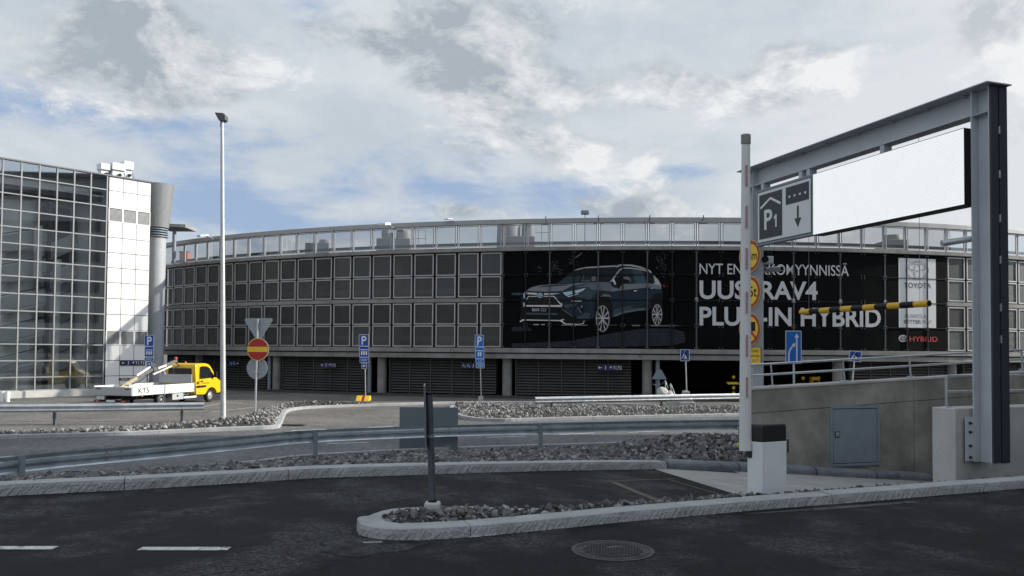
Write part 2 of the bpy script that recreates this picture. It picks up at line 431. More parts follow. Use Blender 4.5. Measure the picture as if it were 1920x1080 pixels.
def catmull(pts, step):
    pts = [Vector(p) for p in pts]; q = [pts[0] * 2 - pts[1]] + pts + [pts[-1] * 2 - pts[-2]]; o = []
    for i in range(1, len(q) - 2):
        n = max(1, int((q[i + 1] - q[i]).length / step))
        for j in range(n):
            t = j / n; a, b, c, d = q[i - 1:i + 3]
            o.append(.5 * ((2 * b) + (c - a) * t + (2 * a - 5 * b + 4 * c - d) * t * t + (3 * b - a - 3 * c + d) * t ** 3))
    o.append(pts[-1]); return o


def offset(path, d):
    o = []
    for i, p in enumerate(path):
        t = (path[min(i + 1, len(path) - 1)] - path[max(i - 1, 0)]); t.z = 0; t.normalize(); o.append(p + Vector((-t.y, t.x, 0)) * d)
    return o


def kerb(name, path, w, h, m, stone=1.9, deep=.25, chamf=.02, round_=False, gap=.008, kind='structure', chisel=0):
    """kerb stones along path (base centre line)"""
    mb = MB()
    if round_:
        prof = [(-w / 2, -deep)] + [(-w / 2 * math.cos(R(180 * i / 8)), h * .45 + h * .55 * math.sin(R(180 * i / 8))) for i in range(9)] + [(w / 2, -deep)]
    else:
        prof = [(-w / 2, -deep), (-w / 2, h - chamf), (-w / 2 + chamf * .35, h - chamf * .3), (-w / 2 + chamf, h), (w / 2 - chamf, h), (w / 2 - chamf * .35, h - chamf * .3), (w / 2, h - chamf), (w / 2, -deep)]
    if chisel:
        nr = 9; side = lambda q: [(q * w / 2, (h - chamf) * (i / nr) - .02) for i in range(nr + 1)]
        prof = [(-w / 2, -deep)] + side(-1) + prof[2:6] + list(reversed(side(1))) + [(w / 2, -deep)]
    # resample by arc length, cut in stones
    cum = [0]
    for a, b in zip(path, path[1:]): cum.append(cum[-1] + (b - a).length)

    def at(s):
        s = min(max(s, 0), cum[-1])
        for i in range(len(cum) - 1):
            if s <= cum[i + 1]: return path[i].lerp(path[i + 1], (s - cum[i]) / max(1e-9, cum[i + 1] - cum[i]))
        return path[-1]
    s = 0
    while s < cum[-1] - .05:
        e = min(s + stone * random.uniform(.85, 1.15), cum[-1]); n = max(1, int((e - s) / (.014 if chisel else .22))); rings = []; jl = random.uniform(-.005, .005); jz = random.uniform(-.004, .004)
        for i in range(n + 1):
            q = s + gap / 2 + (e - s - gap) * i / n; p = at(q); t = at(q + .05) - at(q - .05); t.z = 0; t.normalize(); nn = Vector((-t.y, t.x, 0))
            for a, b in prof:
                j = random.uniform(-.004, .004) if 0 < b < h - .005 or abs(a) > w / 2 - .001 else 0
                if chisel:
                    j = 0; zz_ = 0
                    if abs(a) > w / 2 - .001:
                        sg_ = 1 if a > 0 else -1; g1 = mnoise.noise(Vector((q * 34 + b * 24 * sg_, b * 9, s * 3.1))); g2 = mnoise.noise(Vector((q * 75, b * 70, s))); g3 = mnoise.noise(Vector((q * 7, b * 8, s * 2)))
                        j = sg_ * chisel * (.0085 * g1 + .005 * g2 + .006 * g3)
                    else: zz_ = chisel * .0016 * mnoise.noise(Vector((q * 30, a * 40, s)))
                    rings.append(p + nn * (a + jl + j) + Vector((0, 0, b + jz + zz_))); continue
                rings.append(p + nn * (a + jl + j) + Vector((0, 0, b + jz)))
        k = len(prof)
        fs = [(i * k + j, i * k + (j + 1) % k, (i + 1) * k + (j + 1) % k, (i + 1) * k + j) for i in range(n) for j in range(k)]
        fs += [tuple(range(k - 1, -1, -1)), tuple(n * k + j for j in range(k))]
        mb.add(rings, fs, m); s = e
    return mb.build(name, kind=kind)


# ------------------------------------------------------------------ ground
UD = Vector((.956, .292, 0)); ND = Vector((-.292, .956, 0))     # direction of the ramp lane, and across it
Z0 = 1.15                                                       # level of the near road above the lower road


def zl(x, y):
    t = .956 * x + .292 * y - 2.5; return Z0 - .09 * ((math.sqrt(t * t + .8) + t) / 2)


mb = MB(); mb.poly([(-600, -60, 0), (600, -60, 0), (600, 1500, 0), (-600, 1500, 0)], A_APRON); mb.build('ground', kind='structure')
RAILPX = [(-40, 14.1), (0, 14.75), (100, 15.6), (300, 17.2), (480, 19.1), (590, 20.4), (800, 21.8), (1012, 22.9), (1200, 23.9), (1386, 24.7)]
RAIL = catmull([Vector((P(x, 760, d).x, d, 0)) for x, d in RAILPX], .4)
far_l = [G(x, y) for x, y in ((-120, 827), (0, 823.5), (200, 818), (400, 809), (505, 805))]
far_r = [G(x, y) for x, y in ((862, 788), (950, 791), (1000, 789), (1245, 783), (1390, 779), (1700, 770))]
mb = MB(); edge = [p + Vector((0, .15, .004)) for p in RAIL]
pts = [Vector((-30, 8, .004))] + edge + [Vector((14, 27, .004)), Vector((30, 31, .004))] + [Vector((p.x, p.y, .004)) for p in reversed(far_r)] + [Vector((p.x, p.y, .004)) for p in reversed(far_l)] + [Vector((-40, 20, .004))]
mb.poly(pts, A_ROAD); mb.build('main_road', kind='structure')


def line(mb, a, b, w, z=.008, zf=None, m=MARK):
    a = Vector(a); b = Vector(b); t = (b - a).normalized(); n = Vector((-t.y, t.x, 0)) * w / 2
    mb.poly([Vector((p.x, p.y, z)) for p in (a - n, b - n, b + n, a + n)], m)


mb = MB()
for a, b, w in (((535, 857), (748, 846), .16), ((862, 841.5), (990, 836.5), .22), ((612, 832.5), (692, 829.5), .12), ((912, 820.5), (984, 818), .12), ((1048, 815), (1115, 812), .12), ((1178, 811), (1245, 808.5), .12), ((1300, 806), (1362, 803), .12),
                ((546, 808), (612, 805), .13), ((676, 803.5), (738, 799.5), .13), ((0, 857.5), (130, 852), .14), ((0, 862), (90, 857), .1), ((815, 846), (868, 844), .12)):
    line(mb, G(*a), G(*b), w)
for a, b in (((380, 763), (412, 757)), ((425, 755.5), (480, 758.5)), ((396, 773), (478, 763.5)), ((120, 768), (184, 763))):
    line(mb, G(*a), G(*b), .1, .006)
mb.build('road_marking', kind='structure')

# near road and entry lane: one sheet, level in front of the island, falling along the lane
NEARPX = [(669, 990), (676, 1004), (700, 1010), (730, 1013.5), (784, 1013), (875, 1007.5), (950, 1001), (1070, 989), (1175, 978), (1275, 969.5), (1375, 960.5), (1475, 952), (1642, 939), (1920, 915.5), (2150, 898)]
FARPX = [(1010, 945), (870, 946), (760, 949), (715, 955), (685, 966)]
near_e = [G(x, y, Z0) for x, y in NEARPX]
far_e = [Vector((7.2, 11.45, 0)), Vector((4.6, 10.55, 0)), Vector((3.3, 10.0, 0)), Vector((1.9, 9.25, 0))] + [G(x, y, Z0 + .1) for x, y in FARPX]
for p in far_e: p.z = zl(p.x, p.y)
outer = catmull(far_e + near_e, .12)
isl = offset(outer, .13)
kerb('island_kerb', isl, .26, .105, GRAN, 2.1, chisel=1.0)
VERGE = [(-160, 947), (0, 931), (240, 918.5), (480, 904), (600, 896), (840, 888.5), (1080, 882), (1250, 879.5)]
verge = catmull([GF(x, y, zl) for x, y in VERGE], .2)
kerb('verge_kerb', offset(verge, .14), .28, .13, GRAN, 2.2, chisel=1.3)
WKPX = [(1252, 880), (1350, 884), (1400, 885.5), (1476, 889), (1612, 897), (1754, 904)]
wk = [GF(x, y, zl) for x, y in WKPX]; wk.append(wk[-1] + UD * 6); wk[-1].z = zl(wk[-1].x, wk[-1].y)
wkp = offset(catmull(wk, .2), .17)
for p in wkp: p.z = zl(p.x, p.y)
kerb('ramp_kerb', wkp, .34, .17, CONC_D, 1.7, round_=True, gap=.03)
vl = [(p.x, p.y) for p in verge] + [(p.x, p.y) for p in wk]
# sheet as a grid
nxp = [p for p in outer]


def yinterp(arr, x):
    xs = [a for a, b in arr]; return float(np.interp(x, xs, [b for a, b in arr]))


midline = [(-60, 7.9), (-1.3, 7.9), (-.4, 7.75), (1.0, 8.2), (3, 9.3), (7, 10.9), (20, 16)]
vs = []; fs = []; gx = np.arange(-30, 13.01, .25); gy = np.concatenate([np.arange(-14, 6, 1.0), np.arange(6, 18.01, .125)])
for y in gy:
    for x in gx: vs.append((x, y, Z0 if y < yinterp(midline, x) else zl(x, y)))
k = len(gx)
for j in range(len(gy) - 1):
    for i in range(k - 1):
        x = (gx[i] + gx[i + 1]) / 2; y = (gy[j] + gy[j + 1]) / 2
        lim = yinterp(vl, x) + .14 if x > vl[0][0] else vl[0][1]
        if y > lim: continue
        fs.append((j * k + i, j * k + i + 1, (j + 1) * k + i + 1, (j + 1) * k + i))
mb = MB(); mb.add(vs, fs, A_NEAR); near_road = mb.build('near_road', kind='structure', smooth=True)
# concrete floor of the ramp
mb = MB(); vs = []; fs = []
for i in range(40):
    s = 6.42 + i * .3
    for j in range(12):
        nn = 5.2 + j * .75; p = UD * s + ND * nn; vs.append((p.x, p.y, zl(p.x, p.y) + .006))
ok = lambda x, y: y > yinterp([(p.x, p.y) for p in sorted(outer[:40], key=lambda q: q.x)], x) + .1 and y < yinterp(vl, x) + .2
for i in range(39):
    for j in range(11):
        f = (i * 12 + j, (i + 1) * 12 + j, (i + 1) * 12 + j + 1, i * 12 + j + 1); c = [sum(vs[q][a] for q in f) / 4 for a in (0, 1)]
        if ok(*c): fs.append(f)
mb.add(vs, fs, SLAB); mb.build('ramp_floor', kind='structure')
# saw cuts of the detector loop in the lane, small marks on the near road
mb = MB(); CUT = mat('sealed_cut', (.085, .075, .062), .8, var=.3, vscale=9)
for a, b, w in (((1135, 903), (1262, 898.5), .05), ((1148, 904), (1240, 942), .12), ((1254, 900), (1345, 926), .05)):
    p = GF(*a, zl); q = GF(*b, zl); t = (q - p).normalized(); n = Vector((-t.y, t.x, 0)) * w / 2
    for i in range(8):
        p0 = p.lerp(q, i / 8); p1 = p.lerp(q, (i + 1) / 8); mb.poly([Vector((r.x, r.y, zl(r.x, r.y) + .006)) for r in (p0 - n, p1 - n, p1 + n, p0 + n)], CUT)
for a, b, w in (((-60, 1028), (104, 1028), .11), ((262, 1029.5), (430, 1029.5), .11), ((681, 1018), (716, 1017), .03), ((880, 1008), (932, 1003), .03)):
    line(mb, G(*a, Z0), G(*b, Z0), w, Z0 + .005)
mb.build('lane_marking', kind='structure')
mb = MB(); PT = asphalt('asphalt_patch', (.022, .023, .024), (.075, .075, .072), .4, .6, 3)
pc = G(690, 1022, Z0); pts = []
for i in range(40):
    a = 2 * math.pi * i / 40; rr = 1 + .13 * math.sin(3 * a + 1) + .08 * math.sin(7 * a) + random.uniform(-.04, .04); pts.append((pc.x + .42 * rr * math.cos(a), pc.y + .36 * rr * math.sin(a), Z0 + .003))
mb.poly(pts, PT)
LT = asphalt('asphalt_seam', (.07, .07, .069), (.03, .03, .03), .5, .6, 3)
a = G(1395, 965, Z0); b = G(1720, 942, Z0); t = (b - a).normalized(); n = Vector((-t.y, t.x, 0)) * .07
mb.poly([Vector((p.x, p.y, Z0 + .004)) for p in (a, a.lerp(b, .5) - n * .8, b - n * .2, b + n, a.lerp(b, .5) + n, a + n * .3)], LT)
mb.build('asphalt_patch', kind='structure')

# ------------------------------------------------------------------ gravel
ROCKS = []
for _ in range(14):
    bm = bmesh.new()
    for _i in range(11):
        v = Vector(rng.normal(size=3)); v.normalize(); v *= rng.uniform(.75, 1.0); bm.verts.new((v.x * rng.uniform(.8, 1.25), v.y, v.z * .75))
    bmesh.ops.convex_hull(bm, input=bm.verts); bmesh.ops.delete(bm, geom=[v for v in bm.verts if not v.link_faces], context='VERTS')
    bmesh.ops.triangulate(bm, faces=bm.faces); bm.verts.index_update()
    ROCKS.append((np.array([tuple(v.co) for v in bm.verts]), np.array([[v.index for v in f.verts] for f in bm.faces]))); bm.free()


def gravmat(name, lo_, hi):
    m = bpy.data.materials.new(name); m.use_nodes = True; t = m.node_tree; b = t.nodes['Principled BSDF']; b.inputs['Roughness'].default_value = .85
    g = t.nodes.new('ShaderNodeNewGeometry'); cr = t.nodes.new('ShaderNodeValToRGB'); e = cr.color_ramp.elements
    e[0].color = lo_ + (1,); e[1].color = hi + (1,); x = cr.color_ramp.elements.new(.62); x.color = tuple((a * .6 + c * .4) for a, c in zip(lo_, hi)) + (1,)
    x = cr.color_ramp.elements.new(.78); x.color = tuple((a * .55 + c * .45) * k for a, c, k in zip(lo_, hi, (1.12, 1.0, .9))) + (1,)
    t.links.new(g.outputs['Random Per Island'], cr.inputs[0])
    n = t.nodes.new('ShaderNodeTexNoise'); n.inputs['Scale'].default_value = 45; n.inputs['Detail'].default_value = 5; t.links.new(g.outputs['Position'], n.inputs['Vector'])
    mx = t.nodes.new('ShaderNodeMix'); mx.data_type = 'RGBA'; mx.blend_type = 'MULTIPLY'; mx.inputs[0].default_value = .5; t.links.new(cr.outputs[0], mx.inputs[6]); t.links.new(n.outputs['Color'], mx.inputs[7])
    t.links.new(mx.outputs[2], b.inputs['Base Color'])
    bn = t.nodes.new('ShaderNodeBump'); bn.inputs['Strength'].default_value = .4; bn.inputs['Distance'].default_value = .01; t.links.new(n.outputs['Fac'], bn.inputs['Height']); t.links.new(bn.outputs[0], b.inputs['Normal'])
    MATS[name] = m; return m


GR_D = gravmat('gravel_dark', (.06, .061, .063), (.40, .40, .40)); GR_L = gravmat('gravel_light', (.16, .158, .152), (.52, .515, .50))
SOIL = mat('gravel_bed', (.03, .029, .028), .95, var=.4, vscale=12, bump=.6, bscale=25)


def gravel(name, pos, rad, m, base_v, base_f):
    V = []; Fc = []; o = 0
    for p, r in zip(pos, rad):
        v, f = ROCKS[rng.integers(len(ROCKS))]; a = rng.uniform(0, 6.283); q = rng.normal(size=4); q /= np.linalg.norm(q)
        w, x, y, z = q
        M3 = np.array([[1 - 2 * (y * y + z * z), 2 * (x * y - z * w), 2 * (x * z + y * w)], [2 * (x * y + z * w), 1 - 2 * (x * x + z * z), 2 * (y * z - x * w)], [2 * (x * z - y * w), 2 * (y * z + x * w), 1 - 2 * (x * x + y * y)]])
        V.append((v * r * rng.uniform(.8, 1.2, 3)) @ M3.T + p); Fc.append(f + o); o += len(v)
    nb = len(base_v); V = np.concatenate([np.array(base_v, float).reshape(-1, 3)] + V); Fa = np.concatenate(Fc) + nb
    me = bpy.data.meshes.new(name); nq = len(base_f)
    loops = [i for f in base_f for i in f]; starts = []; s = 0
    for f in base_f: starts.append(s); s += len(f)
    lv = np.concatenate([np.array(loops, np.int32), Fa.astype(np.int32).ravel()]); ls = np.concatenate([np.array(starts, np.int32), s + 3 * np.arange(len(Fa), dtype=np.int32)])
    me.vertices.add(len(V)); me.vertices.foreach_set('co', V.astype(np.float32).ravel()); me.loops.add(len(lv)); me.loops.foreach_set('vertex_index', lv)
    me.polygons.add(len(ls)); me.polygons.foreach_set('loop_start', ls); me.materials.append(m); me.materials.append(SOIL)
    me.polygons.foreach_set('material_index', np.concatenate([np.ones(nq, np.int32), np.zeros(len(Fa), np.int32)])); me.update(calc_edges=True); me.validate(); me.shade_flat()
    o_ = bpy.data.objects.new(name, me); COL.objects.link(o_); o_['kind'] = 'stuff'; return o_


def bed(name, A, B, nv, zf, dens_, rlo, rhi, m, sink=.0):
    """gravel bed between two lines A and B (same number of points); zf(x, y, z) corrects the height"""
    n = len(A); vs = []; fs = []
    for i in range(n):
        for j in range(nv + 1):
            p = A[i].lerp(B[i], j / nv); vs.append((p.x, p.y, zf(p.x, p.y, p.z, j / nv)))
    w = nv + 1
    tri = []
    for i in range(n - 1):
        for j in range(nv):
            f = (i * w + j, (i + 1) * w + j, (i + 1) * w + j + 1, i * w + j + 1); fs.append(f); tri += [(f[0], f[1], f[2]), (f[0], f[2], f[3])]
    V = np.array(vs); T = np.array(tri); ar = np.linalg.norm(np.cross(V[T[:, 1]] - V[T[:, 0]], V[T[:, 2]] - V[T[:, 0]]), axis=1) / 2
    k = int(ar.sum() * dens_); idx = rng.choice(len(T), k, p=ar / ar.sum()); r1 = np.sqrt(rng.random(k)); r2 = rng.random(k)
    pos = V[T[idx, 0]] * (1 - r1)[:, None] + V[T[idx, 1]] * (r1 * (1 - r2))[:, None] + V[T[idx, 2]] * (r1 * r2)[:, None]
    rad = rlo + (rhi - rlo) * rng.random(k) ** 2; pos[:, 2] += rad * .25 - sink
    return gravel(name, pos, rad, m, vs, fs)


def resample(path, n):
    cum = [0]
    for a, b in zip(path, path[1:]): cum.append(cum[-1] + (b - a).length)
    o = []
    for i in range(n):
        s = cum[-1] * i / (n - 1); j = max(0, min(len(cum) - 2, int(np.searchsorted(cum, s)) - 1)); o.append(path[j].lerp(path[j + 1], (s - cum[j]) / max(1e-9, cum[j + 1] - cum[j])))
    return o


vin = resample(offset(verge, .27), 40) ; vin = [p + Vector((0, 0, .06)) for p in vin]
wtail = [wk[0] + Vector((.1, .42, .1)), wk[1] + Vector((-.1, .40, .14)), wk[2] + Vector((0, .42, .14)), wk[3] + Vector((-.1, .5, .14))]
A_ = resample(vin + wtail, 46); B_ = resample([Vector((p.x, p.y - .1, .14)) for p in RAIL], 46)
for i, p in enumerate(B_):
    xp = px(p)[0]; p.z = float(np.interp(xp, [0, 300, 480, 1000, 1400], [.36, .20, .08, .02, .06]))
bed('verge_gravel', A_, B_, 14, lambda x, y, z, t: z + .42 * min(1, t * 3.5) * math.exp(-((x - 4.6) ** 2 / 5 + (y - 18.5) ** 2 / 9)) - .03 * math.sin(math.pi * t) + .03 * math.sin(x * 3.1) * math.sin(y * 2.3) * min(1, t * 4), 140, .035, .108, GR_D)
# island gravel
n_isl = 60
inn = offset(outer, .25)
i0 = min(range(len(outer)), key=lambda i: outer[i].x)
farside = list(reversed(inn[:i0 + 1])); nearside = inn[i0:]
fa = resample(farside, n_isl); na = [p for p in nearside if p.x < 7.4]; na = resample(na, n_isl)
for p in fa: p.z += .09
for p in na: p.z = Z0 + .07
bed('island_gravel', na, fa, 6, lambda x, y, z, t: z + .06 * math.sin(math.pi * t), 420, .022, .066, GR_D)
# gravel between the near kerb and the near wall on the right
a0 = resample([Vector((3.6, 9.2, Z0 + .02)), Vector((6.0, 10.1, Z0 + .02)), Vector((9.5, 11.5, Z0)), Vector((13, 13, Z0))], 24)
b0 = resample([Vector((3.9, 11.2, .82)), Vector((6.9, 12.25, .80)), Vector((9.5, 13.4, .82)), Vector((13, 14.6, .85))], 24)
bed('wall_foot_gravel', a0, b0, 8, lambda x, y, z, t: z + .02 * math.sin(x * 4), 110, .035, .09, GR_D)
# lower islands
K1 = [(-150, 828.5), (0, 823.5), (200, 818), (420, 808.5), (500, 805.5), (522, 803.5), (528, 797), (533, 784), (539, 774), (556, 769), (600, 765.5), (690, 762), (750, 760.5), (860, 757.5), (1000, 757.5), (1090, 760), (1212, 762.5), (1296, 765.5)]
k1 = catmull([G(x, y) for x, y in K1], .5)
kerb('lower_kerb', offset(k1, .1), .22, .13, GRAN, 1.4, deep=.1)
K3 = [(1700, 771.5), (1390, 780), (1245, 783.5), (1000, 789.5), (950, 791), (905, 790), (870, 786), (848, 778), (842, 769), (850, 761.5)]
k3 = catmull([G(x, y) for x, y in K3], .5)
kerb('right_island_kerb', offset(k3, -.1), .2, .13, GRAN, 1.6, deep=.1)
la = resample([p + Vector((0, 0, .08)) for p in offset(k1[:[i for i, p in enumerate(k1) if px(p)[0] > 700][0]], .22)], 60)
lb = resample([G(x, y, .08) for x, y in ((-150, 815), (0, 812), (200, 804), (330, 797), (420, 793), (458, 783), (490, 771), (530, 765.5), (560, 763.5), (610, 761.5), (700, 758.5))], 60)
bed('left_island_gravel', la, lb, 8, lambda x, y, z, t: z + .22 * math.sin(math.pi * t) * math.exp(-((x + 9.6) ** 2 / 3)) + .05 * math.sin(math.pi * t), 42, .05, .11, GR_L)
ra = resample([p + Vector((0, 0, .08)) for p in offset([q for q in reversed(k3)], .24)], 50)
rb = resample([G(x, y, .1) for x, y in ((852, 761), (1000, 758.5), (1090, 761), (1212, 763.5), (1300, 765), (1500, 760), (1720, 755))], 50)
bed('right_island_gravel', ra, rb, 12, lambda x, y, z, t: z + .16 * math.sin(math.pi * t), 34, .05, .105, GR_L)

# ------------------------------------------------------------------ parking garage
FQ = (0.82231, 47.9, 1.43426, -0.18032, 0.44088, -0.00149, 0.05858)
N0, N1 = -3, 49
_ns = list(range(N0, N1 + 1)); _kk = (np.arange(N0, N1) + .5 - 20) / 20
_ph = FQ[3] + FQ[4] * _kk + FQ[5] * _kk ** 2 + FQ[6] * _kk ** 3
_X = np.concatenate([[0], np.cumsum(FQ[2] * np.cos(_ph))]); _Y = np.concatenate([[0], np.cumsum(FQ[2] * np.sin(_ph))]); _i = _ns.index(20)
_X = _X - _X[_i] + FQ[0]; _Y = _Y - _Y[_i] + FQ[1]
_phv = np.concatenate([[_ph[0]], (_ph[:-1] + _ph[1:]) / 2, [_ph[-1]]])


def FP(c, z, off=0.0):
    """point of the garage front: c = column line (fractional), off = distance in front of it"""
    c = min(max(c, N0), N1); i = min(int(math.floor(c)) - N0, len(_X) - 2); t = c - N0 - i
    x = _X[i] * (1 - t) + _X[i + 1] * t; y = _Y[i] * (1 - t) + _Y[i + 1] * t; ph = _ph[i] if 0 < t < 1 else _phv[i + round(t)]
    # planar facet: both ends are pushed along the vertex normals
    nx = np.sin(_phv[i]) * (1 - t) + np.sin(_phv[i + 1]) * t; ny = -(np.cos(_phv[i]) * (1 - t) + np.cos(_phv[i + 1]) * t)
    return Vector((x + nx * off, y + ny * off, z))


def FC(x, y):
    """photo pixel -> (column, height) on the garage front"""
    v = ray(x, y)
    for i in range(len(_X) - 1):
        a = np.array([_X[i], _Y[i]]); b = np.array([_X[i + 1], _Y[i + 1]]); M = np.array([[v.x, a[0] - b[0]], [v.y, a[1] - b[1]]])
        k, t = np.linalg.solve(M, a)
        if 0 <= t <= 1.0000001: return N0 + i + t, CAMZ + k * v.z
    return None


CA, CB = -1, 48
gar = thing('parking_garage', FP(20, 0), 'long curved grey parking garage of square mesh panels with a glazed roof parapet', 'building')


def fstrip(mb, c0, c1, z0, z1, o0, o1, m):
    """closed band along the front between offsets o0 < o1"""
    cs = [c0] + [c for c in range(math.floor(c0) + 1, math.ceil(c1))] + [c1]; vs = []
    for c in cs: vs += [FP(c, z0, o0), FP(c, z0, o1), FP(c, z1, o1), FP(c, z1, o0)]
    fs = [(i * 4 + j, (i + 1) * 4 + j, (i + 1) * 4 + (j + 1) % 4, i * 4 + (j + 1) % 4) for i in range(len(cs) - 1) for j in range(4)]
    fs += [(0, 1, 2, 3), tuple((len(cs) - 1) * 4 + j for j in (3, 2, 1, 0))]
    mb.add(vs, fs, m)


for z0, z1, o0, o1 in ((8.86, 9.1, -.3, .22), (5.80, 6.05, -.3, .03), (2.76, 3.03, -.3, .22)):
    mb = MB(); fstrip(mb, CA, CB, z0, z1, o0, o1, FACC); mb.build('floor_band', gar, bevel=.015)
mb = MB(); fstrip(mb, CA, CB, 2.40, 2.69, -.5, .12, FACC); mb.build('edge_beam', gar, bevel=.015)
mb = MB(); fstrip(mb, CA, CB, 2.69, 2.76, -.4, .02, BLACK); mb.build('shadow_gap', gar)
mb = MB(); fstrip(mb, CA, CB, 10.50, 10.78, -.12, .18, mat('fascia_grey', (.36, .36, .355), .5, .2, var=.08, vscale=.5)); mb.build('roof_fascia', gar, bevel=.01)
mb = MB(); fstrip(mb, CA, CB, 0, .16, -.6, -.05, mat('plinth_dark', (.06, .06, .06), .85, var=.2)); mb.build('plinth', gar)
# decks, inner rails, rear wall
mb = MB()
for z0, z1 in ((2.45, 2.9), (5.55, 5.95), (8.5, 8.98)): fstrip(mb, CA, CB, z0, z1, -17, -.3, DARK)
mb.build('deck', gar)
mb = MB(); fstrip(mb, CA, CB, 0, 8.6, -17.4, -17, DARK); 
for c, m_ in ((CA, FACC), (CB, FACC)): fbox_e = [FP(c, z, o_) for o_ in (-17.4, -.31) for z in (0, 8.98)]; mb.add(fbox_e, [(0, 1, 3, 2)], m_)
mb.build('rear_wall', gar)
INR = mat('inner_rail', (.13, .13, .125), .6)
for z0, z1, o in ((3.45, 3.78, -.9), (6.42, 6.72, -.9), (9.30, 9.48, -.45)):
    mb = MB(); fstrip(mb, CA, CB, z0, z1, o - .05, o, INR); mb.build('guard_bar', gar)
ICOL = mat('inner_column', (.28, .275, .26), .8)
for c in (2.3, 8, 13.7, 19.4, 25.1, 30.8, 36.5, 42.2):
    mb = MB(); p = FP(c, 2.9, -1.7); mb.tube([p, p + Vector((0, 0, 5.6))], .3, ICOL, 12); mb.build('inner_column', gar, smooth=True)
# facade panels
ROWS = ((7.43, 8.80), (6.09, 7.39), (4.44, 5.76), (3.07, 4.40))


def fbox(mb, c0, c1, z0, z1, o0, o1, m):
    vs = [FP(c, z, o) for c in (c0, c1) for z in (z0, z1) for o in (o0, o1)]
    mb.add(vs, [(0, 1, 3, 2), (4, 6, 7, 5), (0, 4, 5, 1), (2, 3, 7, 6), (0, 2, 6, 4), (1, 5, 7, 3)], m)


def frame_on(mb, c0, c1, z0, z1, w, o0, o1, m):
    wc = w / FQ[2]
    fbox(mb, c0, c1, z0, z0 + w, o0, o1, m); fbox(mb, c0, c1, z1 - w, z1, o0, o1, m)
    fbox(mb, c0, c0 + wc, z0 + w, z1 - w, o0, o1, m); fbox(mb, c1 - wc, c1, z0 + w, z1 - w, o0, o1, m)


for c in list(range(CA, 19)) + list(range(38, 43)):
    for z0, z1 in ROWS:
        mb = MB(); mb.poly([FP(c + .08, z0 + .05, -.005), FP(c + .92, z0 + .05, -.005), FP(c + .92, z1 - .05, -.005), FP(c + .08, z1 - .05, -.005)], SCREEN); pn = mb.build('mesh_panel', gar)
        j = random.uniform(-.006, .006); mb = MB(); frame_on(mb, c + .058 + j, c + .942 + j, z0 + .012 + j, z1 - .012 + j, 0.066, -.03, .05, FRAME); mb.build('panel_frame', pn)
mb = MB()
for c in range(43, 48):
    for z0, z1 in ROWS:
        mb.poly([FP(c + .08, z0 + .05, -.005), FP(c + .92, z0 + .05, -.005), FP(c + .92, z1 - .05, -.005), FP(c + .08, z1 - .05, -.005)], SCREEN); frame_on(mb, c + .058, c + .942, z0 + .012, z1 - .012, 0.066, -.03, .05, FRAME)
o = mb.build('mesh_panel', gar); o['kind'] = 'stuff'
mb = MB()
for ca, cb in ((CA, 19), (38, 48)):
    mb = MB()
    for c in range(ca, cb + 1):
        for z0, z1 in ((3.03, 5.80), (6.05, 8.86)): fbox(mb, c - .045, c + .045, z0, z1, -.16, -.04, BLACK)
    for z in (4.42, 7.41): fstrip(mb, ca, cb, z - .045, z + .045, -.16, -.06, BLACK)
    mb.build('facade_subframe', gar)
# glazed parapet
for c in range(CA, CB):
    mb = MB(); z0, z1 = 9.16, 10.46
    mb.poly([FP(c + .09, z0 + .03, .02), FP(c + .91, z0 + .03, .02), FP(c + .91, z1 - .03, .02), FP(c + .09, z1 - .03, .02)], GLP); g = mb.build('parapet_pane', gar)
    mb = MB(); frame_on(mb, c + .06, c + .94, z0, z1, .05, -.01, .05, FRAME); mb.build('pane_frame', g)
for c in range(CA, CB + 1):
    mb = MB(); fbox(mb, c - .02, c + .02, 9.1, 10.5, -.06, .03, GALVD); mb.build('parapet_post', gar)
# ground floor: columns and louvred bays
for c, pipe in ((1.9, 0), (7.55, -.35), (13.35, -.55), (19.15, 0), (25.05, .42), (33.1, 0), (38.6, 0), (44, 0)):
    p = FP(c, .1, -.55); mb = MB(); mb.tube([p, p + Vector((0, 0, 2.35))], .30, FACC, 20); mb.build('concrete_column', gar, smooth=True)
    if pipe:
        q = FP(c + pipe, .16, -.35); mb = MB(); mb.tube([q, q + Vector((0, 0, 2.3))], .13, GALVD, 12); mb.build('downpipe', gar, smooth=True)
LB = [(-1, 1.4), (2.4, 7.0), (8.0, 12.6), (13.8, 18.7), (19.55, 24.4), (33.6, 38.2), (39.1, 43.6)]
for c0, c1 in LB:
    n = max(1, round(c1 - c0))
    for i in range(n):
        a = c0 + (c1 - c0) * i / n; b = c0 + (c1 - c0) * (i + 1) / n; mb = MB()
        for k_ in range(13):
            z = .24 + k_ * .168
            vs = [FP(c, zz, oo) for c in (a + .02, b - .02) for zz, oo in ((z, -.36), (z + .10, -.46), (z + .112, -.45), (z + .012, -.35))]
            mb.add(vs, [(0, 1, 5, 4), (1, 2, 6, 5), (2, 3, 7, 6), (3, 0, 4, 7), (3, 2, 1, 0), (4, 5, 6, 7)], LOUV)
        fbox(mb, a - .018, a + .018, .16, 2.4, -.5, -.33, LOUV)
        mb.poly([FP(a, .16, -.75), FP(b, .16, -.75), FP(b, 2.42, -.75), FP(a, 2.42, -.75)], BLACK)
        mb.build('louvre_bay', gar)
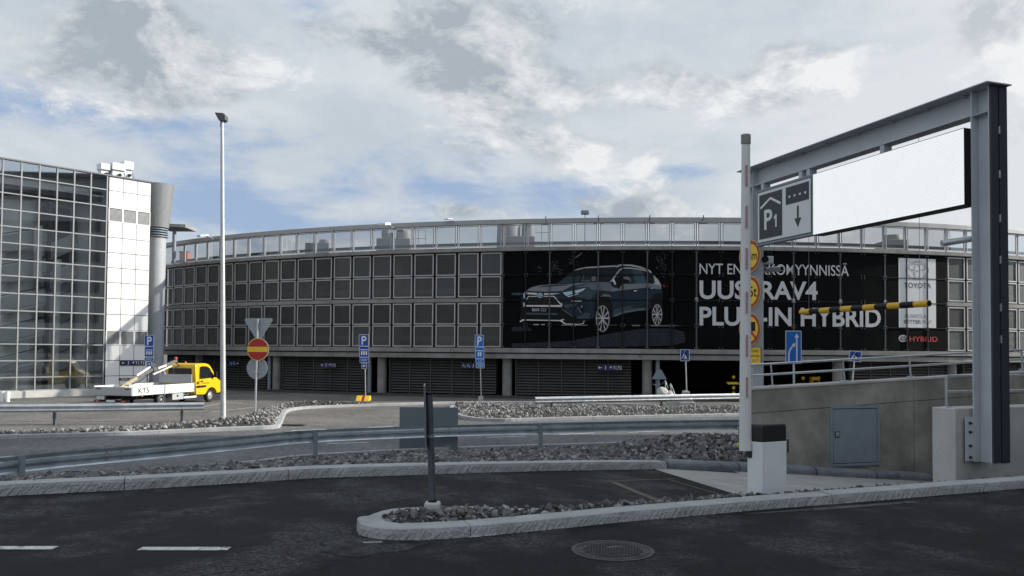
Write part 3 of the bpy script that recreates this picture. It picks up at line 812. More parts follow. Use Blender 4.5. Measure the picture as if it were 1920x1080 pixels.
# lamps on the parapet
for x, y, lab, big in ((735, 426, 'lit-topped floodlight with a wide hood standing out from the parapet above dark panels', 1), (405, 446, 'small floodlight on a bracket low on the parapet behind the street lamp', .8), (843, 412, 'small flat lamp peeping over the parapet top right of the big floodlight', .55)):
    c, z = FC(x, y); p = FP(c, z, 1.1 if big > .6 else .3); t = thing('floodlight', p, lab, 'lamp', 'floodlights along the garage parapet')
    mb = MB(); n = FP(c, z, 1) - FP(c, z, 0); u = Vector((n.y, -n.x, 0)) * -1
    T = Matrix(((u.x, n.x, 0, p.x), (u.y, n.y, 0, p.y), (0, 0, 1, p.z), (0, 0, 0, 1))) @ Matrix.Rotation(R(-14), 4, 'X')
    mb.prism([T @ Vector(q) for q in ((-.34 * big, -.3, -.07), (-.26 * big, .32, -.03), (.26 * big, .32, -.03), (.34 * big, -.3, -.07))], T.to_3x3() @ Vector((0, 0, .15 * big)), WHITE); mb.build('lamp_housing', t, bevel=.02)
    mb = MB(); mb.tube([FP(c + .25, z - .12, .18), FP(c + .2, z - .1, .7), T @ Vector((0, -.2, -.03))], .035, GALVD, 8); mb.build('bracket_arm', t)
pm = P(1097, 402, 56); t = thing('lamp_mast', Vector((pm.x, pm.y, 9)), 'thin roof lamp mast with a small grey head above the black billboard', 'lamp')
mb = MB(); mb.tube([(pm.x, pm.y, 9), pm], .035, GALVD, 8); mb.build('mast', t)
mb = MB(); mb.box(-.28, .28, -.2, .2, 0, .28, GALVD, Matrix.Translation(pm)); mb.build('lamp_head', t, bevel=.05)
for x in (1025, 1122, 1217, 1316):
    c, z = FC(x, 412); mb = MB(); mb.obox(FP(c, 10.6, .2), FP(c, 10.85, .5), .05, .05, GALVD); mb.obox(FP(c - .2, 10.45, .2), FP(c + .2, 10.45, .24), .06, .06, GALVD); mb.build('parapet_bracket', gar)
# canopy on the left corner of the roof
mb = MB(); ctr = FP(-.2, 11.2, -1.5)
for z, e in ((11.25, 0),):
    a = P(312, 424, 56); b = P(352, 431, 56); mb.prism([Vector((a.x - .4, 55.2, 11.30)), Vector((b.x, 55.6, 11.30)), Vector((b.x, 57.6, 11.30)), Vector((a.x - .4, 57.6, 11.30))], (0, 0, .22), FACC)
q = P(327, 440, 56.2); mb.tube([(q.x, 56.2, 8.9), (q.x, 56.2, 11.3)], .13, GALVD, 10); mb.build('corner_canopy', gar)

# rooftop plant seen through the parapet
ROOFM = mat('plant_grey', (.27, .27, .265), .6, var=.08)


def roof_unit(x0, x1, ytop, ybox, d, lab, tanks, ladder=None):
    a = P(x0, ybox, d); b = P(x1, ybox, d); top = P((x0 + x1) / 2, ytop, d).z; w = b.x - a.x
    t = thing('rooftop_unit', ((a.x + b.x) / 2, d, 8.98), lab, 'plant unit', 'grey plant units on the garage roof')
    mb = MB(); mb.box(a.x, b.x, d - 1, d + 1.4, 8.98, a.z, ROOFM); mb.build('casing', t, bevel=.03)
    for f0, f1 in tanks:
        c = Vector((a.x + w * (f0 + f1) / 2, d + .1, a.z)); r = w * (f1 - f0) / 2; mb = MB(); mb.lathe([(r, 0), (r, top - a.z - .12), (r * .9, top - a.z)], c, ROOFM, 24); mb.build('tank', t, smooth=True)
    if ladder:
        mb = MB(); x = P(ladder, ybox, d).x
        for dx in (0, .55): mb.tube([(x + dx, d - .6, 9), (x + dx, d - .6, top)], .025, GALVD, 6)
        for k_ in range(5): z = 9.3 + k_ * (top - 9.35) / 4; mb.tube([(x - .5, d - .6, z), (x + .55, d - .6, z)], .02, GALVD, 6)
        mb.build('ladder', t)


roof_unit(710, 772, 432, 450, 60, 'pair of grey tanks on a casing behind the parapet below the floodlight', ((.08, .42), (.52, .98)), 786)
roof_unit(932, 1002, 420, 446, 57, 'tall pale plant casing with a round tank above the billboard corner', ((.0, .62), (.66, 1.0)), 1015)
roof_unit(578, 622, 450, 458, 66, 'small low tank unit behind the parapet left of the twin tanks', ((.45, 1.0),))
roof_unit(1655, 1692, 441, 452, 62, 'round pale tank behind the parapet below the white screen', ((.1, .95),))
p = P(354, 470, 62); mb = MB(); mb.box(p.x - .3, p.x + .3, 61, 61.6, 8.98, 10.25, mat('orange_red', (.62, .16, .07), .6)); mb.box(p.x - .35, p.x + .35, 60.95, 61.65, 10.25, 10.3, GALVD)
mb.build('service_box', origin=(p.x, 61.3, 8.98), label='orange red service box behind the parapet at the left roof corner', cat='box')

# ------------------------------------------------------------------ billboard
B0, B1 = 19, 38
bil = thing('billboard', FP(28.5, 3.1, .1), 'wide black billboard with a dark blue car picture and white lettering', 'billboard')
mb = MB(); BZ = (3.05, 8.83); bro = (3.05, 4.42, 5.92, 7.41, 8.83)
for c in range(B0, B1):
    for z0, z1 in zip(bro, bro[1:]):
        g = .012; fbox(mb, c + g, c + 1 - g, z0 + .012, z1 - .012, .04, .075, BANB)
mb.build('banner', bil)
MULL = mat('mullion_grey', (.075, .078, .08), .5, .2, var=.3, vscale=2)
mb = MB()
for c in range(B0, B1 + 1):
    w = .03 if (c - B0) % 2 == 0 else .014
    fbox(mb, c - w, c + w, 3.05, 8.83, .0, .082 if w > .02 else .06, MULL if w > .02 else BLACK)
fstrip(mb, B0, B1, 3.0, 8.86, -.05, .02, BLACK)
mb.build('backing_frame', bil)
mb = MB(); BOLT = mat('bolt_grey', (.3, .3, .3), .5)
for c in range(B0, B1 + 1, 1):
    for z in bro:
        for dc, dz in ((.07, .07), (-.07, .07), (.07, -.07), (-.07, -.07)):
            if not (B0 < c + dc < B1 and 3.05 < z + dz < 8.83): continue
            fbox(mb, c + dc - .012, c + dc + .012, z + dz - .018, z + dz + .018, .07, .085, BOLT)
    if (c - B0) % 2 == 0 and B0 < c < B1: fbox(mb, c - .05, c + .05, 5.84, 6.08, .07, .09, BOLT)
mb.build('bolt', bil)
LAY = [.078]


def onfacade(mb, polys, m, conv=True, step=.0013):
    """print flat shapes (pixel outlines) onto the banner, cut along the panel edges so that they follow its facets"""
    LAY[0] += step; z = LAY[0]
    bm = bmesh.new()
    for pl in polys:
        q = [FC(*p) for p in pl] if conv else pl
        try: bm.faces.new([bm.verts.new((a, b, 0)) for a, b in q])
        except ValueError: pass
    cut_emit(mb, bm, m, z)


def cut_emit(mb, bm, m, z):
    bmesh.ops.triangulate(bm, faces=bm.faces[:])
    for c in range(B0, B1 + 1):
        bmesh.ops.bisect_plane(bm, geom=bm.verts[:] + bm.edges[:] + bm.faces[:], dist=1e-6, plane_co=(c, 0, 0), plane_no=(1, 0, 0))
    bm.verts.index_update()
    pts = []
    vi = {}
    fs = []
    for f in bm.faces:
        cx = sum(v.co.x for v in f.verts) / len(f.verts); ci = math.floor(cx); ids = []
        for v in f.verts:
            k_ = (v.index, ci)
            if k_ not in vi: vi[k_] = len(pts); pts.append(FP(min(max(v.co.x, ci + 1e-7), ci + 1 - 1e-7), v.co.y, z))
            ids.append(vi[k_])
        fs.append(tuple(ids))
    mb.add(pts, fs, m); bm.free()


def ftext(mb, s, x0, x1, ybase, h, m, bold=0.0):
    """lettering between pixel columns x0 and x1, base line at ybase, cap height h pixels"""
    c0, z0 = FC(x0, ybase); c1, _ = FC(x1, ybase); hz = FC(x0, ybase - h)[1] - z0
    vs, fs = text2d(s, hz, bold); xs = [v[0] for v in vs]; a, b = min(xs), max(xs); k_ = (c1 - c0) / (b - a)
    LAY[0] += .0013; bm = bmesh.new(); bv = [bm.verts.new((c0 + (v[0] - a) * k_, z0 + v[1], 0)) for v in vs]
    for f in fs:
        try: bm.faces.new([bv[i] for i in f])
        except ValueError: pass
    cut_emit(mb, bm, m, LAY[0])


def flat(name, c, rough=.7, **k): return mat(name, c, rough, spec=.2, **k)


SILV = flat('print_silver', (.56, .57, .58)); SILD = flat('print_silver_dim', (.30, .31, .32))
mb = MB(); LAY[0] = .078
ftext(mb, 'NYT ENNAKKOMYYNNISS\u00c4', 1311, 1590, 514, 20, SILV, .004)
ftext(mb, 'UUSI RAV4', 1311, 1532, 559.5, 33, SILV, .034)
ftext(mb, 'PLUG-IN HYBRID', 1311, 1650, 609, 33.5, SILV, .034)
mb.build('lettering', bil)
# white strip with emblem and slogan
strip_w = flat('print_white', (.66, .67, .68), var=.03); ink = flat('print_ink', (.07, .075, .08)); inkl = flat('print_ink_light', (.22, .23, .24))
LAY[0] = .078; mb = MB(); e = [FC(1683, 478), FC(1752.5, 479), FC(1753, 615), FC(1684.5, 614)]; zt = 8.62; zb = FC(1684, 614)[1]
onfacade(mb, [[(e[0][0], zb), (e[1][0], zb), (e[1][0], zt), (e[0][0], zt)]], strip_w, False); ws = mb.build('white_strip', bil)


def ell(cx, cy, rx, ry, n=36, a0=0, a1=360): return [(cx + rx * math.cos(R(a0 + (a1 - a0) * i / n)), cy + ry * math.sin(R(a0 + (a1 - a0) * i / n))) for i in range(n + (a1 - a0 < 360))]


def ring(mb, cx, cy, rx, ry, w, m):
    n = 40; a = ell(cx, cy, rx, ry, n); b = ell(cx, cy, rx - w, ry - w, n); onfacade(mb, [[a[i], a[(i + 1) % n], b[(i + 1) % n], b[i]] for i in range(n)], m)


def emblem(mb, cx, cy, rx, ry, w, m):
    ring(mb, cx, cy, rx, ry, w, m); ring(mb, cx, cy - ry * .32, rx * .80, ry * .50, w * .9, m); ring(mb, cx, cy + ry * .06, rx * .33, ry * .86, w * .8, m)


mb = MB(); emblem(mb, 1718, 507.5, 21.5, 17.5, 3.2, ink); mb.build('emblem', ws)
mb = MB()
for r_ in ((21.9, 17.9), (18.7, 14.7)): pass
LAY[0] += .002
emblem(mb, 1718, 507.5, 20.6, 16.7, 1.5, strip_w); mb.build('emblem_line', ws)
mb = MB(); ftext(mb, 'TOYOTA', 1693, 1744, 539.5, 9.5, ink, .01); ftext(mb, 'ALWAYS A', 1693.5, 1735, 596, 7.5, inkl); ftext(mb, 'BETTER', 1693.5, 1725, 606.5, 7, ink, .01); ftext(mb, 'WAY', 1727, 1744.5, 606.8, 7, inkl); mb.build('slogan_lettering', ws)
LAY[0] = .078; mb = MB(); emblem(mb, 1691.5, 634.5, 8.2, 6.6, 1.6, SILV); ftext(mb, 'HYBRID', 1703.5, 1756, 640, 9.2, flat('print_red', (.42, .07, .065)), .02); mb.build('hybrid_lettering', bil)
mb = MB()
for c in range(36, 38):
    if c in (36, 37): fbox(mb, c - .020, c + .020, 3.06, 8.8, .07, .115, BLACK)
for z in bro[1:-1]: fstrip(mb, 35, 38, z - .018, z + .018, .07, .108, BLACK)
mb.build('seam_strip', bil)


# the printed car; outlines are pixels of an enlargement of the photo (6.353 times, from 960, 470)
def Z(*pp): return [(960 + a / 6.353, 470 + b / 6.353) for a, b in pp]


LAY[0] = .077; mb = MB()
body = flat('car_body', (.019, .030, .044), var=.25, vscale=.5); hood = flat('car_hood', (.20, .22, .235), var=.1, vscale=.8); side_l = flat('car_side_light', (.17, .19, .21)); side_d = flat('car_side_dark', (.017, .030, .050)); mid = flat('car_mid', (.05, .068, .088))
bk = flat('car_black', (.006, .007, .008)); chrome = flat('car_chrome', (.58, .58, .58)); win = flat('car_window', (.045, .075, .095), var=.3, vscale=.8); wind = flat('car_window_dark', (.012, .017, .021)); lampb = flat('car_headlight', (.40, .54, .64)); rf = flat('car_roof', (.42, .41, .39)); teal = flat('car_glass_teal', (.028, .048, .058))
rd = bpy.data.materials.new('printed_road'); rd.use_nodes = True; _t = rd.node_tree; _b = _t.nodes['Principled BSDF']; _b.inputs['Roughness'].default_value = .8; _n = _t.nodes.new('ShaderNodeTexNoise'); _n.inputs['Scale'].default_value = 22; _n.inputs['Detail'].default_value = 4; _g = _t.nodes.new('ShaderNodeNewGeometry'); _t.links.new(_g.outputs['Position'], _n.inputs['Vector'])
_c = _t.nodes.new('ShaderNodeValToRGB'); _c.color_ramp.elements[0].position = .53; _c.color_ramp.elements[0].color = (.004, .007, .012, 1); _c.color_ramp.elements[1].position = .72; _c.color_ramp.elements[1].color = (.05, .078, .115, 1); _t.links.new(_n.outputs['Fac'], _c.inputs[0]); _t.links.new(_c.outputs[0], _b.inputs['Base Color'])
onfacade(mb, [Z((0, 905), (140, 900), (235, 930), (230, 955), (0, 960))], rd)
onfacade(mb, [Z((700, 1075), (1040, 1010), (1250, 975), (1600, 925), (1900, 925), (2050, 970), (2060, 1090), (1900, 1130), (900, 1150), (0, 1150), (0, 1105), (400, 1090))], rd)
pale = flat('printed_pale_tree', (.10, .11, .105))
for cx, cy, n_, sp in ((500, 180, 46, 55), (720, 120, 34, 60), (1780, 120, 60, 80), (330, 200, 20, 45), (1800, 260, 24, 60), (560, 260, 20, 50)):
    onfacade(mb, [Z(*[(cx + dx + r_ * math.cos(a), cy + dy + r_ * .7 * math.sin(a)) for a in (0, 1.3, 2.6, 3.9, 5.1)]) for dx, dy, r_ in ((random.gauss(0, sp * .5), random.gauss(0, sp * .6), random.uniform(2, 7)) for _ in range(n_))], pale)
onfacade(mb, [Z((740, 85), (790, 55), (835, 18), (838, 28), (800, 68), (750, 95))], pale)
onfacade(mb, [Z((0, 505), (100, 503), (150, 515), (100, 530), (0, 530))], mid)
# silhouette
onfacade(mb, [Z((110, 560), (140, 510), (165, 480), (215, 440), (300, 418), (440, 402), (530, 395), (590, 350), (660, 295), (740, 235), (800, 212), (880, 195), (1020, 186), (1220, 172), (1290, 160), (1430, 165), (1540, 190), (1620, 225), (1665, 262), (1720, 320), (1770, 385), (1785, 440), (1790, 530), (1780, 620), (1660, 680), (1600, 715), (1480, 725), (1300, 760), (1195, 800), (1175, 790), (1000, 800), (925, 820), (860, 865), (770, 882), (640, 878), (580, 845), (160, 835), (95, 850), (115, 740), (112, 650))], body)
onfacade(mb, [Z((120, 650), (590, 650), (760, 790), (920, 815), (860, 868), (620, 872), (560, 845), (130, 838), (115, 760))], bk)
onfacade(mb, [Z((175, 480), (230, 440), (330, 415), (440, 404), (640, 404), (770, 388), (1010, 380), (1160, 378), (1140, 384), (860, 395), (720, 420), (600, 482), (400, 490))], hood)
onfacade(mb, [Z((300, 440), (380, 418), (530, 408), (700, 410), (560, 424), (420, 430))], body)
onfacade(mb, [Z((640, 480), (900, 400), (1165, 380), (1190, 420), (1170, 490), (1060, 480), (1000, 500), (950, 560), (930, 600), (860, 560), (760, 560))], mid)
onfacade(mb, [Z((700, 440), (920, 400), (1150, 384), (1175, 400), (1190, 450), (1180, 485), (1050, 470), (960, 470), (900, 430))], flat('car_fender', (.12, .145, .17)))
# roof, glass
onfacade(mb, [Z((740, 235), (800, 214), (890, 197), (1020, 188), (1230, 178), (1235, 192), (1030, 203), (860, 212), (745, 240))], rf)
onfacade(mb, [Z((1230, 190), (1290, 165), (1430, 170), (1540, 195), (1600, 222), (1590, 228), (1520, 208), (1420, 186), (1300, 180), (1240, 203))], rf)
onfacade(mb, [Z((530, 402), (600, 350), (680, 290), (745, 242), (860, 214), (1030, 205), (1235, 195), (1280, 215), (1235, 290), (1170, 370), (1010, 376), (760, 384), (640, 400))], wind)
onfacade(mb, [Z((535, 400), (620, 340), (680, 295), (830, 292), (795, 372), (640, 398))], teal)
onfacade(mb, [Z((830, 368), (858, 292), (940, 285), (1010, 282), (1010, 368), (920, 372))], flat('car_inside', (.022, .03, .036)))
onfacade(mb, [Z((826, 368), (855, 290), (862, 290), (838, 360), (930, 356), (930, 368)), Z((948, 365), (952, 308), (985, 303), (1003, 318), (1000, 362))], flat('car_seat', (.13, .14, .145)))
onfacade(mb, [Z((1165, 375), (1235, 280), (1280, 225), (1320, 203), (1420, 205), (1540, 222), (1610, 238), (1600, 250), (1530, 232), (1420, 218), (1330, 215), (1290, 235), (1245, 290), (1195, 370))], rf)
onfacade(mb, [Z((1210, 385), (1260, 300), (1300, 245), (1335, 218), (1390, 218), (1440, 390))], flat('car_side_glass', (.018, .028, .036)))
onfacade(mb, [Z((1420, 217), (1535, 232), (1570, 290), (1600, 388), (1470, 390))], win)
onfacade(mb, [Z((1565, 240), (1620, 258), (1680, 310), (1692, 382), (1615, 388), (1590, 300))], wind)
onfacade(mb, [Z((1625, 225), (1665, 262), (1640, 262), (1618, 235))], chrome)
onfacade(mb, [Z((1680, 290), (1740, 350), (1775, 420), (1770, 470), (1690, 460), (1640, 415), (1700, 385))], rf)
onfacade(mb, [Z((1300, 400), (1620, 390), (1770, 415), (1775, 460), (1620, 440), (1300, 475), (1185, 490), (1180, 430), (1240, 450))], side_l)
onfacade(mb, [Z((1190, 495), (1620, 442), (1775, 462), (1780, 500), (1660, 530), (1640, 640), (1500, 630), (1300, 680), (1200, 700), (1190, 560))], side_d)
onfacade(mb, [Z((1195, 790), (1215, 700), (1480, 640), (1400, 680), (1600, 682), (1590, 712), (1480, 722), (1300, 758))], mid)
onfacade(mb, [Z((1215, 775), (1330, 725), (1590, 690), (1590, 697), (1340, 735), (1230, 785))], side_l)
onfacade(mb, [Z((1230, 335), (1290, 310), (1325, 320), (1320, 390), (1270, 460), (1215, 405), (1240, 395))], bk)
onfacade(mb, [Z((1325, 312), (1390, 314), (1415, 350), (1412, 372), (1330, 380))], flat('car_mirror', (.16, .175, .185)))
onfacade(mb, [Z((1328, 340), (1405, 350), (1395, 375), (1330, 385))], bk)
onfacade(mb, [Z((1195, 350), (1215, 340), (1240, 400), (1225, 410))], chrome)
onfacade(mb, [Z((1425, 475), (1450, 460), (1490, 470), (1480, 500), (1445, 500)), Z((1635, 440), (1660, 430), (1685, 445), (1660, 460))], bk)
onfacade(mb, [Z((1440, 478), (1485, 473), (1488, 482), (1455, 490)), Z((1645, 447), (1680, 440), (1683, 447), (1655, 455))], chrome)
# wheel arches
onfacade(mb, [Z((985, 760), (975, 660), (1010, 560), (1080, 525), (1150, 545), (1190, 640), (1185, 790), (1120, 850))], bk)
onfacade(mb, [Z((1050, 550), (1100, 520), (1160, 530), (1190, 556), (1150, 548), (1090, 545))], side_l)
onfacade(mb, [Z((1655, 690), (1660, 570), (1700, 520), (1770, 510), (1790, 560), (1790, 760), (1700, 800))], bk)
# grille and bumper
onfacade(mb, [Z((150, 600), (195, 545), (510, 545), (590, 630), (575, 650), (160, 655))], bk)
gri = flat('car_grille', (.06, .063, .067))
onfacade(mb, [Z((190 + i * 42 + (j % 2) * 21 - j * 3, 562 + j * 19), (206 + i * 42 + (j % 2) * 21 - j * 3, 558 + j * 19), (216 + i * 42 + (j % 2) * 21 - j * 3, 566 + j * 19), (202 + i * 42 + (j % 2) * 21 - j * 3, 572 + j * 19)) for i in range(8) for j in range(4)], gri)
onfacade(mb, [Z((160, 600), (198, 543), (300, 541), (300, 550), (203, 551), (172, 602)), Z((380, 541), (505, 541), (585, 632), (572, 640), (498, 551), (380, 550)), Z((185, 500), (300, 505), (300, 528), (185, 520)), Z((385, 508), (580, 510), (470, 528), (385, 528))], chrome)
onfacade(mb, [Z((160, 650), (580, 650), (600, 665), (580, 672), (170, 668)), Z((140, 520), (155, 495), (185, 490), (160, 570), (145, 570)), Z((575, 640), (600, 620), (598, 680), (585, 665)), Z((140, 620), (155, 620), (155, 670), (138, 665))], chrome)
onfacade(mb, [Z((580, 498), (640, 488), (905, 432), (880, 470), (800, 510), (680, 555), (640, 545))], flat('car_lamp_dark', (.03, .045, .06)))
onfacade(mb, [Z((605, 500), (720, 482), (725, 515), (650, 545)), Z((745, 478), (880, 445), (850, 480), (760, 515))], lampb)
onfacade(mb, [Z((660, 548), (790, 512), (795, 520), (670, 558)), Z((700, 598), (830, 598), (832, 608), (720, 606)), Z((750, 490), (805, 478), (800, 500), (755, 505))], chrome)
onfacade(mb, [Z((620, 650), (780, 628), (760, 665), (640, 685)), Z((165, 738), (540, 745), (560, 770), (170, 765)), Z((760, 800), (880, 735), (935, 750), (920, 808), (800, 815))], mid)
onfacade(mb, [Z((600, 690), (720, 690), (840, 735), (770, 790), (690, 760))], body)
onfacade(mb, [Z((785, 680), (820, 640), (850, 660), (850, 740), (825, 745))], bk)
onfacade(mb, [Z((778, 678), (790, 672), (835, 742), (822, 745)), Z((600, 695), (740, 790), (735, 797), (598, 702)), Z(*ell(830, 668, 14, 17, 14))], flat('car_edge', (.14, .15, .155)))
onfacade(mb, [Z((92, 845), (130, 818), (150, 820), (580, 828), (600, 815), (632, 822), (600, 836), (640, 868), (790, 874), (845, 868), (858, 835), (866, 838), (850, 876), (780, 884), (630, 878), (575, 840), (150, 832), (110, 853))], chrome)
emb_c = (960 + 337 / 6.353, 470 + 535 / 6.353)
onfacade(mb, [ell(emb_c[0], emb_c[1], 5.6, 5.0, 20)], bk); emblem(mb, emb_c[0], emb_c[1], 5.3, 4.7, 1.1, lampb)
ftext(mb, 'RAV4', 998.5, 1011.5, 470 + 724 / 6.353, 5.8, chrome, .01); ftext(mb, 'PLUG-IN', 1014.5, 1024.5, 580.2, 2.1, chrome); ftext(mb, 'HYBRID', 1014.5, 1024.5, 584, 2.1, chrome)
# wheels
rim = flat('car_rim', (.40, .40, .40))
for cx, cy, rx, ry, n_ in ((1080, 800, 98, 185, 5), (1725, 755, 72, 148, 5)):
    onfacade(mb, [Z(*ell(cx, cy, rx, ry, 40))], bk); ring(mb, 960 + cx / 6.353, 470 + (cy + 10) / 6.353, rx * .82 / 6.353, ry * .84 / 6.353, 1.2, rim); pl = []
    for i in range(n_):
        a = R(-90 + 72 * i)
        for o_ in (-.2, .2):
            pl.append(Z(*[(cx + rx * r_ * math.cos(a + w_), cy + 10 + ry * r_ * math.sin(a + w_)) for r_, w_ in ((.12, o_ - .3), (.78, o_ * 1.35 - .09), (.78, o_ * 1.35 + .09), (.14, o_ + .3))]))
    onfacade(mb, pl, rim); onfacade(mb, [Z(*ell(cx, cy + 10, rx * .17, ry * .17, 16))], rim)
onfacade(mb, [Z((1795, 400), (1815, 405), (1822, 440), (1800, 440)), Z((1838, 420), (1850, 420), (1852, 435), (1838, 435))], flat('print_tail_red', (.2, .015, .02)))
onfacade(mb, [Z((258, 877), (328, 877), (328, 890), (258, 890)), Z((353, 877), (395, 877), (395, 890), (353, 890)), Z((592, 882), (900, 884), (900, 893), (592, 893)), Z((1340, 884), (1350, 884), (1350, 893), (1340, 893)), Z((1428, 886), (1522, 886), (1522, 898), (1428, 898)), Z((1646, 887), (1890, 890), (1890, 899), (1646, 899)), Z((1130, 885), (1250, 886), (1250, 893), (1130, 892)), Z((1895, 888), (2000, 892), (2000, 898), (1895, 898))], SILV)
mb.build('car_picture', bil)
mb = MB()
for c in range(B0 + 1, 27): fbox(mb, c - .022, c + .022, 3.06, 8.8, .07, LAY[0] + .02, MULL if (c - B0) % 2 == 0 else BLACK)
for z in bro[1:-1]: fstrip(mb, B0, 27, z - .012, z + .012, .07, LAY[0] + .015, BLACK)
mb.build('seam_strip', bil)


# ------------------------------------------------------------------ glass stair tower
TO = Vector((-28.2, 44.0, 0)); TU = Vector((.671, .741, 0)).normalized(); TN = Vector((TU.y, -TU.x, 0))   # along the front (receding right), outward


def TW(t, z, off=0.0): return TO + TU * t + TN * off + Vector((0, 0, z))


def tw_px(x, y, off=0.0):
    v = ray(x, y); o = TO + TN * off; k_ = (o - CAM).dot(TN) / v.dot(TN); p = CAM + v * k_; return (p - o).dot(TU), p.z


tow = thing('stair_tower', TW(3, 0), 'glass fronted stair tower with bright white cladding panels beside the garage', 'building')
t0 = tw_px(2, 450)[0]; t1 = tw_px(198.5, 450)[0]; t2 = tw_px(281, 450)[0]; pit = (t1 - t0) / 6
zr = [tw_px(x, y)[1] for x, y in ((201, 330), (201, 356), (200.5, 387), (200.5, 415), (200, 444), (200, 472.5), (199.5, 501), (199, 529), (198.5, 559), (198, 589), (197.5, 619), (197, 647), (196, 676), (195.5, 705), (195, 728))]
tl = t0 - 2 * pit
mb = MB()
cols = [t0 + pit * i for i in range(-2, 7)]
for i, t in enumerate(cols): mb.box(t - .035, t + .035, -.07, .06, zr[-1], zr[0], TFRAME, Matrix(((TU.x, TN.x, 0, TO.x), (TU.y, TN.y, 0, TO.y), (0, 0, 1, 0), (0, 0, 0, 1))))
TM = Matrix(((TU.x, TN.x, 0, TO.x), (TU.y, TN.y, 0, TO.y), (0, 0, 1, 0), (0, 0, 0, 1)))
for z in zr[1:]: mb.box(tl, t1, -.06, .055, z - .032, z + .032, TFRAME, TM)
mb.build('mullion_grid', tow)
for i in range(8):
    mb = MB(); mb.poly([TW(cols[i] + .03, zr[-1], -.02), TW(cols[i + 1] - .03, zr[-1], -.02), TW(cols[i + 1] - .03, zr[0], -.02), TW(cols[i] + .03, zr[0], -.02)], GLT); mb.build('glass_bay', tow)
mb = MB(); mb.box(tl, t2 + .04, -9, .09, zr[0] + .0, zr[0] + .10, mat('roof_edge_grey', (.14, .145, .15), .5), TM); mb.build('roof_edge', tow, bevel=.02)
mb = MB(); mb.box(t1 + .04, t1 + .10, -.1, .02, .5, zr[0], BLACK, TM); mb.build('joint_strip', tow)
# white cladding: three columns of panels
tw3 = [t1 + .12 + (t2 - t1 - .12) * i / 3 for i in range(4)]
for i in range(3):
    for j in range(len(zr) - 1):
        a, b = zr[j + 1], zr[j]; g = .018
        if j in (2, 10):
            mb = MB(); mb.box(tw3[i] + .03, tw3[i + 1] - .03, -.10, -.08, a + .05, b - .05, BLACK, TM)
            n = 11
            for q in range(n):
                z = a + .08 + (b - a - .16) * q / n; mb.box(tw3[i] + .05, tw3[i + 1] - .05, -.06, -.01, z, z + .035, FRAME, TM @ Matrix.Translation((0, 0, 0)))
            for z in (a, b - .06): mb.box(tw3[i], tw3[i + 1], -.08, .012, z, z + .06, WCLAD, TM)
            for t in (tw3[i], tw3[i + 1] - .05): mb.box(t, t + .05, -.08, .01, a + .06, b - .06, WCLAD, TM)
            mb.build('vent_louvre', tow)
        else:
            if j == len(zr) - 2: a = .1
            mb = MB(); mb.box(tw3[i] + g, tw3[i + 1] - g, -.05, 0, a + g, b - g, WCLAD, TM); mb.build('cladding_panel', tow)
mb = MB(); mb.box(t1 + .10, t2 - .01, -.5, -.12, .05, zr[0] - .02, mat('joint_grey', (.10, .10, .10), .7), TM); mb.box(t2 - .06, t2, -9, -.02, .05, zr[0], FACC, TM); mb.build('side_wall', tow)
mb = MB(); mb.box(tl, t2, -9.2, -9, 0, zr[0], TINW, TM); mb.build('rear_wall', tow)
mb = MB(); mb.box(tl, t1 + .06, -.35, .16, 0, zr[-1] - .03, CONC_L, TM); mb.build('plinth', tow, bevel=.02)
# inside: rear shaft, landings, flights, round columns
mb = MB(); mb.box(tl, t1 + .2, -3.4, -3.2, 0, zr[0], TINW, TM); mb.build('inner_wall', tow)
mb = MB(); mb.box(tl, t1, -3.15, -.4, zr[2] + .25, zr[2] + .65, TDARK, TM); mb.box(t0 + .2, t1 - .55, -3.0, -1.2, zr[2] + .66, zr[2] + 1.1, WHITE, TM); mb.box(tl, t1, -.45, -.38, zr[2] + .58, zr[2] + .68, WHITE, TM); mb.build('top_landing', tow)
mb = MB()
for ta, tb, za, zb_ in ((t0 - 2 * pit, t0 + .95 * pit, 8, 3), (t0 + 3.05 * pit, t0 + 4.75 * pit, 7, 2), (t0 + 4.05 * pit, t0 + 4.9 * pit, 6, 2)): mb.box(ta, tb, -3.19 + .002 * za, -3.05 + .01 * za, zr[za], zr[zb_], TDARK, TM)
mb.box(t0 + 2.88 * pit, t0 + 3.02 * pit, -1.5, -.8, zr[-1], zr[2], TDARK, TM)
mb.build('dark_opening', tow)
for tt, oo, rr, za in ((t0 + 1.75 * pit, -2.5, .95, zr[2] + .2), (t0 + 5.75 * pit, -2.4, .6, zr[2] + .2)):
    mb = MB(); c = TW(tt, 0, oo); mb.tube([c, c + Vector((0, 0, za))], rr, TINW, 28); mb.build('round_shaft', tow, smooth=True)
for tt, oo, za, zb_ in ((t0 + 2.25 * pit, -.75, 7, 4), (t0 + 3.4 * pit, -.8, 13, 6), (t0 - .6 * pit, -.8, 13, 5)):
    mb = MB(); c = TW(tt, 0, oo); mb.tube([c + Vector((0, 0, zr[za])), c + Vector((0, 0, zr[zb_] + .3))], .22, WHITE, 16); mb.build('round_column', tow, smooth=True)
STEP = mat('stair_grey', (.42, .44, .43), .7, var=.1, vscale=1)
for k_ in range(5):
    zb_ = zr[13] + k_ * 1.75
    for off, sgn in ((-1.5, 1), (-2.6, -1)):
        mb = MB(); a_, b_ = (t0 - .8, t0 + 2.9 * pit) if sgn > 0 else (t0 + 2.9 * pit, t0 + 4.9 * pit)
        mb.obox(TW(a_, zb_ - .3, off), TW(b_, zb_ + .75, off), .9, .14, STEP); mb.obox(TW(a_, zb_ + .25, off + .46), TW(b_, zb_ + 1.25, off + .46), .04, .75, STEP)
        mb.tube([TW(a_, zb_ + .75, off + .48), TW(b_, zb_ + 1.75, off + .48)], .03, TDARK, 6)
        mb.build('stair_flight', tow)
